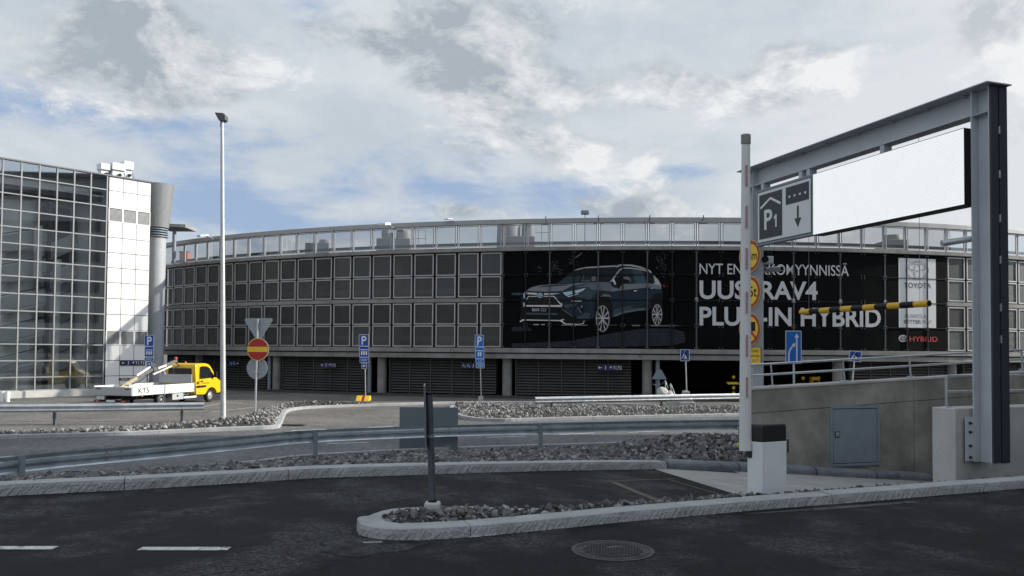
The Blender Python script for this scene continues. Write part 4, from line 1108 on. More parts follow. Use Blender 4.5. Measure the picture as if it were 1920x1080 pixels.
# rooftop boxes on the tower
eq = thing('rooftop_equipment', TW(tw_px(218, 330)[0], zr[0] + .12, -1), 'cluster of white boxes and round lamps on the roof of the stair tower', 'equipment')
for x0, x1, yb, yt, off in ((190, 203, 322, 307, -1.2), (203, 211, 325, 309, -1.5), (211, 232, 328, 306.5, -1.1), (233, 247, 331, 303, -1.1)):
    a, za = tw_px(x0, yb, off); b, _ = tw_px(x1, yb, off); _, zt_ = tw_px((x0 + x1) / 2, yt, off); mb = MB(); h = zt_ - zr[0]
    mb.box(a, b, off - .5, off, zr[0] + .12, zr[0] + h * .62, CABW, TM); mb.box(a - .06, b + .06, off - .6, off + .14, zr[0] + h * .62, zt_, CABW, TM)
    c = TM @ Vector(((a + b) / 2 + .08, off, zr[0] + h * .36)); mb.lathe([(.1, 0), (.1, .12), (.06, .13)], c, BLACK, 14, TN); mb.tube([TM @ Vector((b + .02, off + .02, zr[0] + h * .5)), TM @ Vector((b + .1, off + .05, zr[0] + h * .3)), TM @ Vector((b - .02, off + .02, zr[0] + .2))], .015, BLACK, 6)
    mb.build('white_box', eq, bevel=.02)
# vent shaft
vc = Vector((P(294, 450, 52.0).x, 52.0, 0)); vs_ = thing('vent_shaft', vc, 'round grey ventilation shaft with a flared ribbed top behind the white cladding', 'ventilation shaft')
zt = P(303, 347.5, 52).z; zf = P(303, 428, 52).z; zg = P(303, 446, 52).z; s_ = 52 / 1500
CORR = bpy.data.materials.new('corrugated_sheet'); CORR.use_nodes = True; _t = CORR.node_tree; _b = _t.nodes['Principled BSDF']; _b.inputs['Base Color'].default_value = (.30, .31, .31, 1); _b.inputs['Roughness'].default_value = .5; _b.inputs['Metallic'].default_value = .3
_g = _t.nodes.new('ShaderNodeNewGeometry'); _w = _t.nodes.new('ShaderNodeTexWave'); _w.bands_direction = 'Z'; _w.inputs['Scale'].default_value = 4.5; _w.inputs['Distortion'].default_value = .4; _t.links.new(_g.outputs['Position'], _w.inputs['Vector']); _bn = _t.nodes.new('ShaderNodeBump'); _bn.inputs['Strength'].default_value = .9; _bn.inputs['Distance'].default_value = .03; _t.links.new(_w.outputs['Fac'], _bn.inputs['Height']); _t.links.new(_bn.outputs[0], _b.inputs['Normal'])
mb = MB(); mb.lathe([(.56, 0), (.56, zg)], vc, mat('shaft_grey', (.36, .375, .39), .6, var=.08), 32); mb.build('shaft', vs_, smooth=True)
mb = MB(); mb.lathe([(20.5 * s_, zf), (29 * s_, zt), (28 * s_, zt), (19 * s_, zf + .2)], vc, CORR, 40); mb.build('flared_top', vs_, smooth=True)
mb = MB()
for i in range(4): z = zg + (zf - zg) * i / 4; mb.lathe([(.5, z + .02), (.68, z + .03), (.68, z + .09), (.5, z + .15)], vc, GALVD, 32)
mb.lathe([(.5, zg), (.5, zf)], vc, BLACK, 24); mb.build('cooling_ring', vs_, smooth=True)

# ------------------------------------------------------------------ unseen building added right of the frame to shade the near road
mb = MB(); mb.box(24, 60, -30, 29.5, 0, 23, mat('shade_caster_wall', (.50, .50, .49), .8, var=.1, vscale=.3))
for k_ in range(6):
    mb.box(23.96, 24.02, -29, 28.5, 2.2 + 3.6 * k_, 3.4 + 3.6 * k_, DGL)
mb.box(23.7, 60.3, -30.3, 29.8, 23, 23.5, FACC); mb.build('shade_caster', kind='structure')

# ------------------------------------------------------------------ ramp walls
WB = Vector((P(1409, 800, 15.95).x, 15.95, 0))
tz = lambda s: np.interp(s, [0, 5, 12], [P(1409, 727, 15.95).z, P(1790, 702.5, 17.4).z, P(1790, 702.5, 17.4).z + .35])
ramp_w = thing('ramp_wall', WB, 'long stained concrete ramp wall with a blue grey hatch door', 'wall')
mb = MB()


def wallseg(mb, o, s0, s1, zb0, zb1, zt0, zt1, th, m):
    vs = [o + UD * s + ND * n + Vector((0, 0, z)) for s, zb, zt_ in ((s0, zb0, zt0), (s1, zb1, zt1)) for n in (0, th) for z in (zb, zt_)]
    mb.add(vs, [(0, 4, 5, 1), (2, 3, 7, 6), (1, 5, 7, 3), (0, 2, 6, 4), (0, 1, 3, 2), (4, 6, 7, 5)], m)


o = Vector((WB.x, WB.y, 0)); sj = 4.0
for a, b in ((0, sj - .006), (sj + .006, 8.5), (8.512, 13)): wallseg(mb, o, a, b, -.5, -1.2, tz(a) - .52, tz(b) - .52, .30, CONC)
for a, b in ((0, sj - .006), (sj + .006, 8.5), (8.512, 13)): wallseg(mb, o, a, b, tz(a) - .512, tz(b) - .512, tz(a) - .05, tz(b) - .05, .297, CONC)
mb.build('wall_body', ramp_w, bevel=.012)
mb = MB(); wallseg(mb, o - ND * .02, 0, 13, tz(0) - .05, tz(13) - .05, tz(0), tz(13), .34, CONC_L); mb.build('coping', ramp_w, bevel=.01)


def wall_px(x, y, off=0.0):
    v = ray(x, y); oo = o - ND * off; k_ = (oo - CAM).dot(ND) / v.dot(ND); p = CAM + v * k_; return (p - oo).dot(UD), p.z


WM = Matrix(((UD.x, ND.x, 0, o.x), (UD.y, ND.y, 0, o.y), (0, 0, 1, 0), (0, 0, 0, 1)))
DOORC = mat('door_blue_grey', (.25, .285, .335), .5, .1, var=.08, vscale=3)
s0, zt_ = wall_px(1556, 761); s1, _ = wall_px(1648, 761); zb_ = wall_px(1600, 874)[1]
mb = MB(); w = .06
mb.box(s0, s1, -.03, .02, zt_ - w, zt_, DOORC, WM); mb.box(s0, s1, -.03, .02, zb_, zb_ + w, DOORC, WM); mb.box(s0, s0 + w, -.03, .02, zb_ + w, zt_ - w, DOORC, WM); mb.box(s1 - w, s1, -.03, .02, zb_ + w, zt_ - w, DOORC, WM)
mb.box(s0 + w, s1 - w, -.004, .02, zb_ + w, zt_ - w, BLACK, WM)
mb.build('door_frame', ramp_w, bevel=.006)
mb = MB(); mb.box(s0 + w + .012, s1 - w - .012, -.022, -.005, zb_ + w + .012, zt_ - w - .012, DOORC, WM); dr = mb.build('hatch_door', ramp_w, bevel=.006)
mb = MB(); hx, hz_ = wall_px(1568.5, 814.5); mb.box(hx - .06, hx + .06, -.035, -.02, hz_ - .06, hz_ + .06, BLACK, WM); mb.box(hx - .045, hx + .045, -.042, -.03, hz_ - .045, hz_ + .045, GALV, WM); mb.box(hx - .02, hx + .03, -.055, -.04, hz_ - .03, hz_ + .01, GALVD, WM); mb.build('door_latch', dr, bevel=.006)


def railing(name, o_, ss, tzf, hs, lab, lean=0.0, r=.024, endpost=None, th=.15):
    t = thing(name, o_ + UD * ss[0] + Vector((0, 0, tzf(ss[0]))), lab, 'railing')
    q = lambda s, h: o_ + UD * s + ND * th + Vector((0, 0, tzf(s) + h))
    for h in hs: mb = MB(); mb.tube([q(s, h) for s in np.linspace(ss[0], ss[-1], 12)], r, GALV, 10); mb.build('rail', t, smooth=True)
    for s in ss[:-1]:
        mb = MB(); mb.obox(q(s, 0), q(s - lean, hs[0] - .01), .06, .014, GALV, (1, 0, 0)); mb.obox(q(s - .07, .006), q(s + .07, .006), .1, .012, GALV); mb.build('post', t)
    return t


hr = P(1455, 686, 16.4).z - P(1455, 727, 16.4).z
railing('handrail', o, [.05, wall_px(1457, 720)[0], wall_px(1593, 712)[0], wall_px(1718, 705)[0], 7.2, 9.2, 12.9], tz, (hr, hr * .52), 'two-bar steel handrail along the top of the long ramp wall', .04)
# near wall with end face, and its rail
NB = Vector((7.07, 12.77, 0)); nzt = P(1772, 768, 12.5).z; near_w = thing('kerb_wall', NB, 'low pale concrete wall end beside the gantry post at right', 'wall')
UW = Vector((math.cos(R(24)), math.sin(R(24)), 0)); NW = Vector((-UW.y, UW.x, 0))
mb = MB(); vs = [NB + UW * s + NW * n + Vector((0, 0, z)) for s in (0, 9) for n in (0, .42) for z in (.0, nzt)]
mb.add(vs, [(0, 4, 5, 1), (2, 3, 7, 6), (1, 5, 7, 3), (0, 2, 6, 4), (0, 1, 3, 2), (4, 6, 7, 5)], CONC_L); mb.build('wall_body', near_w, bevel=.015)
_UD, _ND = UD, ND; UD, ND = UW, NW
h2 = P(1790, 706, 12.7).z - nzt
railing('wall_handrail', NB, [.12, 2.2, 4.4, 8.9], lambda s: nzt, (h2, h2 * .5), 'two-bar steel handrail on the low wall behind the gantry post', 0, .02, th=.25)
UD, ND = _UD, _ND

# ------------------------------------------------------------------ gantry
GR_ = Vector((7.58, 12.72, 0)); GLp = Vector((5.62, 18.6, 0)); GD = (GLp - GR_).normalized(); GN = Vector((-GD.y, GD.x, 0))   # GN points to the lane entry side (left)
if GN.x > 0: GN = -GN
gz = P(1850, 165, 12.72).z; LEN = (GLp - GR_).length
gan = thing('gantry', GR_, 'tall grey steel portal gantry spanning the ramp lane with an overhanging top flange', 'gantry')
GM = Matrix(((GD.x, GN.x, 0, GR_.x), (GD.y, GN.y, 0, GR_.y), (0, 0, 1, 0), (0, 0, 0, 1)))     # x along the beam (away), y to the entry side
zpost = P(1850, 868, 12.72).z
hw = .17
mb = MB()
mb.box(-hw + .02, hw - .02, -.012, .012, zpost, gz - .02, STEEL, GM)                       # web
mb.box(-hw, -hw + .02, -.15, .15, zpost, gz - .02, STEEL, GM); mb.box(hw - .02, hw, -.15, .15, zpost, gz - .02, STEEL, GM)
mb.box(-hw + .02, hw - .02, .013, .15, gz - .435, gz - .421, STEEL, GM)
mb.build('right_post', gan, bevel=.004)
mb = MB(); mb.box(-hw - .035, -hw - .002, .00, .15, zpost + .03, gz + .0, NAVY, GM); mb.box(-hw - .035, -hw - .002, -.19, -.03, zpost + .02, gz - .02, NAVY, GM)
for z in (3.0, 3.5, 4.25, 4.9, 5.6, 6.3): mb.box(-hw - .05, -hw - .003, -.028, -.004, z, z + .12, GALV, GM)
mb.build('cover_strip', gan, bevel=.003)
mb = MB(); mb.box(hw - .018, hw + .002, .152, .31, zpost + .02, zpost + .72, STEEL, GM); mb.box(hw + .002, hw + .14, -.15, .14, zpost + .03, zpost + .71, STEEL, GM)
for z in (.08, .26, .48, .62):
    c = GM @ Vector((hw - .018, .235, zpost + z)); mb.lathe([(.026, 0), (.026, .018), (.014, .02), (.014, .045)], c, NAVY, 6, -GD)
mb.build('base_plate', gan)
mb = MB(); L_ = LEN + .15
mb.box(hw + .002, L_ - .15, -.01, .01, gz - .40, gz - .025, STEEL, GM); mb.box(-hw - .1, L_ + .1, -.22, .30, gz - .02, gz, STEEL, GM); mb.box(hw + .002, L_ - .15, -.13, .13, gz - .42, gz - .40, STEEL, GM)
for x in (.35, 1.1, 1.9, 2.75, 3.6, 4.4, 5.2, 6.0): mb.box(x, x + .03, .012, .12, gz - .06, gz - .022, STEEL, GM)
mb.build('cross_beam', gan, bevel=.003)
zl_ = .0
mb = MB(); mb.box(LEN - hw + .02, LEN + hw - .02, -.012, .012, 0, gz - .02, STEEL, GM); mb.box(LEN - hw, LEN - hw + .02, -.15, .15, 0, gz - .02, STEEL, GM); mb.box(LEN + hw - .02, LEN + hw, -.15, .15, 0, gz - .02, STEEL, GM); mb.box(LEN - hw + .02, LEN + hw - .02, .013, .15, gz - .435, gz - .421, STEEL, GM); mb.build('left_post', gan, bevel=.004)
for x in (LEN * .33, LEN * .66, LEN * .70, LEN - .55):
    mb = MB(); mb.box(x, x + .10, .02, .12, gz - .62, gz - .421, STEEL, GM); mb.box(x, x + .10, -.06, .02, gz - .98, gz - .421, STEEL, GM); mb.build('hanger', gan)
# tube arms
a = P(1832, 446, 12.9); b = P(1766, 456.5, 12.9); mb = MB(); mb.tube([a, b], .052, GALV, 14); mb.build('tube_arm', gan, smooth=True)
a = P(1432, 507, 18.8); b = P(1466, 503.5, 18.3); mb = MB(); mb.tube([a, b], .06, GALV, 14); mb.lathe([(.045, 0), (.045, .012)], b, BLACK, 12, b - a); mb.build('tube_arm', gan, smooth=True)


def gan_px(x, y, off):
    v = ray(x, y); oo = GR_ + GN * off; k_ = (oo - CAM).dot(GN) / v.dot(GN); p = CAM + v * k_; return (p - oo).dot(GD), p.z


# LED screen
off = .30
xa, za = gan_px(1523, 328, off); xb, zb = gan_px(1806, 240, off); _, zb2 = gan_px(1806, 386, off); _, za2 = gan_px(1523, 438, off)
zt = (za + zb) / 2; zbm = (za2 + zb2) / 2
led = thing('display_screen', GM @ Vector(((xa + xb) / 2, off, zbm)), 'wide white lit display screen in a black cabinet hanging under the gantry beam', 'screen')
mb = MB(); mb.box(xb, xa - .01, off - .26, off - .012, zbm - .02, zt + .012, BLACK, GM); mb.build('cabinet', led, bevel=.006)
LEDM = bpy.data.materials.new('led_lit'); LEDM.use_nodes = True; _t = LEDM.node_tree; _b = _t.nodes['Principled BSDF']; _b.inputs['Base Color'].default_value = (.3, .3, .3, 1); _b.inputs['Roughness'].default_value = .6
_tc = _t.nodes.new('ShaderNodeTexCoord'); _br = _t.nodes.new('ShaderNodeTexBrick'); _t.links.new(_tc.outputs['UV'], _br.inputs['Vector'])
_br.inputs['Color1'].default_value = (.73, .755, .765, 1); _br.inputs['Color2'].default_value = (.77, .785, .79, 1); _br.inputs['Mortar'].default_value = (.64, .685, .71, 1); _br.inputs['Scale'].default_value = 1; _br.inputs['Brick Width'].default_value = .08; _br.inputs['Row Height'].default_value = .042; _br.inputs['Mortar Size'].default_value = .006
_t.links.new(_br.outputs['Color'], _b.inputs['Emission Color']); _b.inputs['Emission Strength'].default_value = .80
mb = MB(); mb.poly([GM @ Vector(q) for q in ((xa - .012, off - .01, zbm), (xb, off - .01, zbm), (xb, off - .01, zt), (xa - .012, off - .01, zt))], LEDM); so = mb.build('lit_panel', led)
uv = so.data.uv_layers.new(name='UVMap')
for li, c in zip(range(4), ((0, 0), (abs(xa - xb), 0), (abs(xa - xb), zt - zbm), (0, zt - zbm))): uv.data[li].uv = c
# parking sign
off = .28
x0, _z = gan_px(1417, 360, off); x1, _z1 = gan_px(1524, 330, off); zt2 = zt + .03; zb3 = zbm - .0
ps = thing('parking_sign', GM @ Vector(((x0 + x1) / 2, off, zb3)), 'large grey parking entrance sign with P1, a roof mark and a down arrow', 'sign')
w_ = x0 - x1; h_ = zt2 - zb3
mb = MB(); mb.box(x1, x0, off - .14, off - .01, zb3, zt2, GALVD, GM); mb.build('sign_case', ps, bevel=.008)
fc = Face(GM @ Vector((x0, off - .009, zb3)), GN); fc.u = -GD
mb = MB(); fc.rect(mb, .05, w_ - .05, .05, h_ - .05, NAVY, .002); fc.rect(mb, .07, w_ - .07, .07, h_ - .07, PLATE, .005); fc.rect(mb, .13, .13 + w_ * .42, .13, h_ - .13, PGREY, .008)
fc.rect(mb, w_ * .55, w_ - .12, h_ * .60, h_ - .13, PGREY, .008); mb.build('sign_face', ps)
mb = MB(); cx = .13 + w_ * .21
fc.poly(mb, stroke([(cx - w_ * .185, h_ * .66), (cx, h_ * .80), (cx + w_ * .185, h_ * .66)], .055), PLATE, .011); mb.build('roof_mark', ps); mb = MB()
fc.text(mb, 'P', cx - w_ * .115, h_ * .27, h_ * .34, PLATE, .011, .03); a_ = cx + w_ * .06; fc.poly(mb, [(a_ + .055, h_ * .27), (a_ + .105, h_ * .27), (a_ + .105, h_ * .49), (a_ + .06, h_ * .49), (a_ - .005, h_ * .435), (a_ + .02, h_ * .41), (a_ + .055, h_ * .435)], PLATE, .011); mb.build('sign_lettering', ps); mb = MB()
for i in range(4): a = w_ * (.60 + .088 * i); fc.rect(mb, a, a + .06, h_ * .71, h_ * .71 + .045, PLATE, .011)
mb.build('dash_mark', ps); mb = MB()
ax = w_ * .755
fc.rect(mb, ax - .03, ax + .03, h_ * .33, h_ * .54, PGREY, .008); fc.poly(mb, [(ax - .11, h_ * .335), (ax, h_ * .18), (ax + .11, h_ * .335)], PGREY, .009); mb.build('down_arrow', ps)
# height bar on wires
ba = gan_px(1502, 583, 0); bb = gan_px(1742, 571.5, 0); hb = thing('height_bar', GM @ Vector((ba[0], 0, ba[1])), 'yellow and black striped height limit bar hanging level under the display screen', 'height bar')
n = 11; zz = (ba[1] + bb[1]) / 2
for i in range(n):
    xa_ = bb[0] + (ba[0] - bb[0]) * i / n; xb_ = bb[0] + (ba[0] - bb[0]) * (i + 1) / n - .003; mb = MB(); mb.tube([GM @ Vector((xa_, 0, zz)), GM @ Vector((xb_, 0, zz))], .058, BYEL if i % 2 == 0 else BLACK, 20); mb.build('striped_section', hb, smooth=True)
mb = MB(); mb.lathe([(.05, 0), (.05, .004)], GM @ Vector((bb[0] - .005, 0, zz)), BLACK, 16, -GD); mb.build('open_end', hb)
for x in (bb[0] + .2, ba[0] - .25): mb = MB(); mb.tube([GM @ Vector((x, 0, zz + .05)), GM @ Vector((x, 0, gz - .421))], .004, GALVD, 5); mb.build('hanging_wire', hb)
# camera on the left post
p = P(1437, 489, 18.6); t = thing('security_camera', p, 'small white security camera fixed to the left gantry post', 'camera')
mb = MB(); mb.box(-.14, .14, -.1, .1, -.08, .1, CABW, Matrix.Translation(p)); mb.build('camera_body', t, bevel=.02)
mb = MB(); mb.lathe([(.07, 0), (.08, .06), (.06, .07)], p + Vector((-.06, -.1, .02)), BLACK, 16, (-.3, -1, 0)); mb.build('lens', t)
mb = MB(); mb.tube([p + Vector((0, .02, -.08)), p + Vector((-.02, .1, -.2)), p + Vector((-.12, .15, -.22))], .03, GALVD, 8); mb.build('bracket', t)

# round signs on the left post (facing the lane entry)
SP = P(1405, 500, 18.35); sn = (GN + Vector((0, -.08, 0))).normalized()


def round_sign(y, lab, name, draw, r=.38):
    p = P(1406, y, 18.3); t = thing(name, p, lab, 'road sign', 'round red and yellow signs on the gantry post'); f = Face(p, sn); mb = MB()
    f.slab(mb, circ(r), -.02, 0, GALVD); mb.build('sign_back', t); mb = MB()
    f.poly(mb, circ(r - .01), YEL, .003); f.poly(mb, circ(r - .025), RED, .005); f.poly(mb, circ(r - .095), YEL, .008); draw(f, mb); mb.build('sign_face', t)
    mb = MB(); mb.tube([f.at(0, -r * .6, -.05), f.at(0, r * .6, -.05)], .03, GALV, 8); mb.obox(f.at(0, 0, -.05), GM @ Vector((LEN - .1, .12, f.o.z)), .04, .04, GALVD); mb.build('mounting', t)


round_sign(480, 'round yellow and red height limit sign, uppermost on the left gantry post', 'height_limit_sign', lambda f, mb: (f.text(mb, '2,8m', 0, -.10, .20, BLACK, .011, .015, .50, True), f.poly(mb, [(-.08, .30), (.08, .30), (0, .2)], BLACK, .011), f.poly(mb, [(-.08, -.30), (.08, -.30), (0, -.2)], BLACK, .011)))
round_sign(548, 'round yellow and red weight limit sign between two other round signs', 'weight_limit_sign', lambda f, mb: f.text(mb, '3,5t', 0, -.11, .24, BLACK, .011, .015, .50, True))
round_sign(617, 'round yellow and red ban sign with a slash and black vehicle, lowest round sign', 'prohibition_sign', lambda f, mb: (f.rect(mb, -.04, .20, -.05, .16, BLACK, .011), f.poly(mb, circ(.05, 14, .03, -.09), BLACK, .011), f.poly(mb, stroke([(-.23, .23), (.23, -.23)], .06), RED, .014)))
p = P(1412, 667, 18.3); f = Face(p, sn); mb = MB(); f.slab(mb, rrect(.56, .42, .03), -.02, 0, GALVD); f.poly(mb, rrect(.54, .40, .03), RED, .003); f.poly(mb, rrect(.52, .38, .025), YEL, .005)
for i, (s, w) in enumerate((('EI KOSKE', .40), ('AJONEUVOJA', .44), ('YLI 3,5 T', .36))): f.text(mb, s, 0, .08 - .11 * i, .055, BLACK, .008, 0, w, True)
mb.build('text_plate', origin=p, label='small yellow text plate under the round signs on the gantry post', cat='sign')

# ------------------------------------------------------------------ barrier
bx = Vector((P(1437, 800, 9.5).x, 9.5, 0)); bar = thing('lane_barrier', (bx.x, bx.y, .9), 'white lane barrier cabinet with a black head and raised white boom', 'barrier')
BD = Vector((.80, .60, 0)).normalized(); BN = Vector((BD.y, -BD.x, 0))
c0 = P(1401, 860, 9.45); c1 = P(1429.5, 860, 9.33); c2 = P(1475, 860, 9.5); ztop = P(1437, 827.5, 9.45).z
dq = (c2 - c1) + (c0 - c1)
base = [Vector((q.x, q.y, .55)) for q in (c0, c1, c2, c1 + dq)]
mb = MB(); mb.prism(base, (0, 0, ztop - .55), CABW); mb.build('cabinet', bar, bevel=.008)
cen = sum((Vector((q.x, q.y, 0)) for q in base), Vector()) / 4; hb_ = [cen + (Vector((q.x, q.y, 0)) - cen) * 1.0 for q in base]; zh = P(1437, 794, 9.5).z
lowr = [Vector((q.x, q.y, ztop + .002)) for q in hb_]; upr = [cen + (Vector((q.x, q.y, 0)) - cen) * .93 + Vector((0, 0, zh)) for q in hb_]
mid_ = [Vector((q.x, q.y, zh - .03)) for q in hb_]
vs = lowr + mid_ + upr; fs = [(i, (i + 1) % 4, (i + 1) % 4 + 4, i + 4) for i in range(4)] + [(i + 4, (i + 1) % 4 + 4, (i + 1) % 4 + 8, i + 8) for i in range(4)] + [(8, 9, 10, 11), (3, 2, 1, 0)]
HEADM = mat('barrier_head', (.016, .016, .017), .45)
mb = MB(); mb.add(vs, fs, HEADM); mb.build('head', bar, bevel=.012)
mb = MB(); mb.prism([q + Vector((.012, -.003, 0)) for q in (Vector((c2.x, c2.y, ztop - .14)), Vector((c2.x, c2.y, ztop + .02)), Vector((c2.x + .01, c2.y + .06, ztop + .02)), Vector((c2.x + .01, c2.y + .06, ztop - .14)))], (.012, 0, 0), HEADM); mb.build('side_flap', bar)
# boom: flat oval tube, slightly tapering, nearly upright
b0 = P(1397.5, 845, 9.42); b1 = P(1398.5, 262, 9.6)
mb = MB(); rings = []; n = 16
for i in range(25):
    q = b0.lerp(b1, i / 24); wd = np.interp(i, [0, 24], [.074, .052]); vs_t = [q + Vector((wd * math.cos(a), wd * .6 * math.sin(a), 0)) for a in [2 * math.pi * j / n for j in range(n)]]; rings += vs_t
fs = [(i * n + j, i * n + (j + 1) % n, (i + 1) * n + (j + 1) % n, (i + 1) * n + j) for i in range(24) for j in range(n)] + [tuple(range(n - 1, -1, -1)), tuple(24 * n + j for j in range(n))]
BOOM = mat('boom_white', (.66, .66, .65), .5, var=.05, vscale=3)
mb.add(rings, fs, BOOM); bo = mb.build('boom', bar, smooth=True)
mb = MB(); q0 = b1; q1 = P(1398.5, 250, 9.6); mb.prism([q0 + Vector((.06 * math.cos(a), .045 * math.sin(a), -.06)) for a in [2 * math.pi * j / 14 for j in range(14)]], q1 - q0 + Vector((0, 0, .05)), mat('boom_tip_grey', (.26, .25, .23), .8, var=.3, vscale=30)); mb.build('end_cap', bo, bevel=.015)
REFL = mat('faded_red_reflector', (.36, .21, .215), .5, var=.25, vscale=30)
for k_, (y0, y1) in enumerate(((312, 352), (390, 432), (470, 510), (552, 592), (632, 672), (710, 748))):
    t_a = (845 - y0) / 583; t_b = (845 - y1) / 583; a = b0.lerp(b1, t_a); b = b0.lerp(b1, t_b); wd = .06 * .62
    mb = MB(); dx = Vector((-.004 + .002 * k_, -wd - .011, 0)); w2 = Vector((.012, 0, 0)); mb.prism([a + dx - w2, b + dx - w2, b + dx + w2, a + dx + w2], (0, .006, 0), REFL); mb.build('reflector', bo)
mb = MB(); mb.obox(b0 + Vector((.03, .05, .0)), b0 + Vector((.10, .05, .0)), .12, .16, HEADM); mb.build('boom_hub', bar)
mb = MB(); p = P(1385.5, 834, 9.6); mb.lathe([(.02, 0), (.028, .01), (.028, .03), (.02, .04)], p, mat('lime_reflector', (.55, .62, .02), .4), 14, (-.3, -1, 0)); mb.obox(p + Vector((.02, .03, 0)), p + Vector((.1, .03, 0)), .03, .05, CABW); mb.build('side_reflector', bar)


# ------------------------------------------------------------------ guard rails
def wprofile():
    pts = [(-.155, .0), (-.125, .012), (-.105, .055), (-.075, .08), (-.04, .07), (-.015, .02), (.015, .02), (.04, .07), (.075, .08), (.105, .055), (.125, .012), (.155, .0)]
    return pts


def guard_rail(path, ztop, side, posts, lab, m, pm, pz):
    """W-beam along path; side = +1/-1 which way the wave faces"""
    mid_ = path[len(path) // 2]; t = thing('guard_rail', (mid_.x, mid_.y, 0), lab, 'guard rail', 'steel guard rails beside the roads'); mb = MB(); pr = wprofile(); th = .004; k_ = len(pr); vs = []
    for i, p in enumerate(path):
        tt = path[min(i + 1, len(path) - 1)] - path[max(i - 1, 0)]; tt.z = 0; tt.normalize(); nn = Vector((-tt.y, tt.x, 0)) * side
        vs += [Vector((p.x, p.y, ztop(p) - .155 + a)) + nn * b for a, b in pr] + [Vector((p.x, p.y, ztop(p) - .155 + a)) + nn * (b - th) for a, b in reversed(pr)]
    w = 2 * k_; fs = [(i * w + j, i * w + (j + 1) % w, (i + 1) * w + (j + 1) % w, (i + 1) * w + j) for i in range(len(path) - 1) for j in range(w)]
    fs += [tuple(range(w)), tuple((len(path) - 1) * w + j for j in range(w - 1, -1, -1))]
    mb.add(vs, fs, m); be = mb.build('beam', t, smooth=True)
    for x in posts:
        i = min(range(len(path)), key=lambda q: abs(px(path[q])[0] - x)); p = path[i]; tt = path[min(i + 1, len(path) - 1)] - path[max(i - 1, 0)]; tt.z = 0; tt.normalize(); nn = Vector((-tt.y, tt.x, 0)) * side
        q = p - nn * .06; T = Matrix(((tt.x, nn.x, 0, q.x), (tt.y, nn.y, 0, q.y), (0, 0, 1, 0), (0, 0, 0, 1))); mb = MB()
        z1 = ztop(p) + .01; mb.box(-.05, .05, -.055, -.05, pz, z1, pm, T); mb.box(-.05, -.045, -.05, .03, pz, z1, pm, T); mb.box(.045, .05, -.05, .03, pz, z1, pm, T); mb.box(-.02, .02, .03, .09, z1 - .19, z1 - .14, pm, T); mb.build('post', t)
    # splices with bolts
    for i in range(6, len(path) - 6, 10):
        p = path[i]; tt = (path[i + 1] - path[i - 1]); tt.z = 0; tt.normalize(); nn = Vector((-tt.y, tt.x, 0)) * side; mb = MB()
        for a in (-.14, .14):
            for z in (-.225, -.085): mb.lathe([(.016, -.02), (.016, .015), (.008, .016), (.008, .03)], Vector((p.x, p.y, ztop(p) + z)) + tt * a + nn * (.02), pm, 6, -nn)
        mb.build('splice_bolt', t)


NRM = mat('rail_blue_grey', (.50, .55, .59), .36, .6, var=.25, vscale=2.2, fine=.08, fscale=40)
guard_rail(RAIL, lambda p: .775, 1, (64, 588, 1012, 1384), 'near blue grey guard rail seen from behind, curving along the dark gravel verge', NRM, GALVD, -.1)
a = P(383, 762, 30.8); lp = catmull([Vector((-30, 27.4, 0)), Vector((-18.2, 28.9, 0)), Vector((a.x, 30.8, 0))], .4)
guard_rail(lp, lambda p: .775, -1, (-120, 113, 337), 'left guard rail in front of the yellow truck with a rounded end', GALV, GALVD, 0)
a = P(1003, 745, 36.2); b = P(1400, 737, 41); rp = catmull([Vector((a.x, 36.2, 0)), Vector(((a.x + b.x) / 2, 38.6, 0)), Vector((b.x, 41, 0)), Vector((b.x + 7, 43.5, 0))], .4)
guard_rail(rp, lambda p: .775, -1, (1033, 1246, 1480), 'far right guard rail behind the pale gravel island', GALV, GALVD, 0)
edge = [p + Vector((-.1, .34, 0)) for p in RAIL]
kerb('road_edge_kerb', [Vector((p.x, p.y, 0)) for p in edge], .16, .13, GRAN, 2.5, deep=.1)
ED = mat('guide_delin', (.5, .5, .5))

# ------------------------------------------------------------------ island sign post (seen edge-on) and board behind the rail
p0 = P(811, 946, 7.75); sp = thing('sign_post', p0, 'dark steel post on a concrete foot in the gravel island, its sign plate edge-on', 'sign post')
mb = MB(); zz0 = P(811, 968, 7.75).z; zz1 = P(811, 941, 7.75).z; w = .075
mb.prism([p0 + Vector((sx * w, sy * w, zz0 - .12 - p0.z)) for sx, sy in ((-1, -1), (1, -1), (1, 1), (-1, 1))], (0, 0, zz1 - zz0 + .12), CONC_L); mb.build('concrete_foot', sp, bevel=.02)
pt = P(804.5, 737, 7.75); pb = Vector((p0.x, p0.y, zz1)); DPOST = mat('post_dark_steel', (.10, .112, .125), .5, .4, var=.2, vscale=8)
mb = MB(); mb.tube([pb, pt], .034, DPOST, 20); mb.build('pole', sp, smooth=True)
mb = MB(); mb.tube([pb - Vector((0, 0, .002)), pb + Vector((0, 0, .02))], .042, BLACK, 16); mb.tube([pt - Vector((0, 0, .015)), pt + Vector((0, 0, .008))], .037, BLACK, 16)
a = pb.lerp(pt, .59); mb.tube([a, a + Vector((0, 0, .03))], .038, GALVD, 16); mb.build('collar', sp, smooth=True)
a = P(796, 721, 7.8); b = P(798.5, 838, 7.8); plate_n = Vector((a.x, a.y, 0)).normalized(); tt = Vector((plate_n.x, plate_n.y, 0))
mb = MB(); mb.obox(b, a, .018, .62, GREYB, tt); mb.build('sign_plate', sp, bevel=.004)
mb = MB()
for f_ in (.28, .72): q = b.lerp(a, f_); mb.obox(q + Vector((.005, 0, 0)), Vector((pb.lerp(pt, (q.z - pb.z) / (pt.z - pb.z)).x, p0.y, q.z)), .04, .03, GALVD)
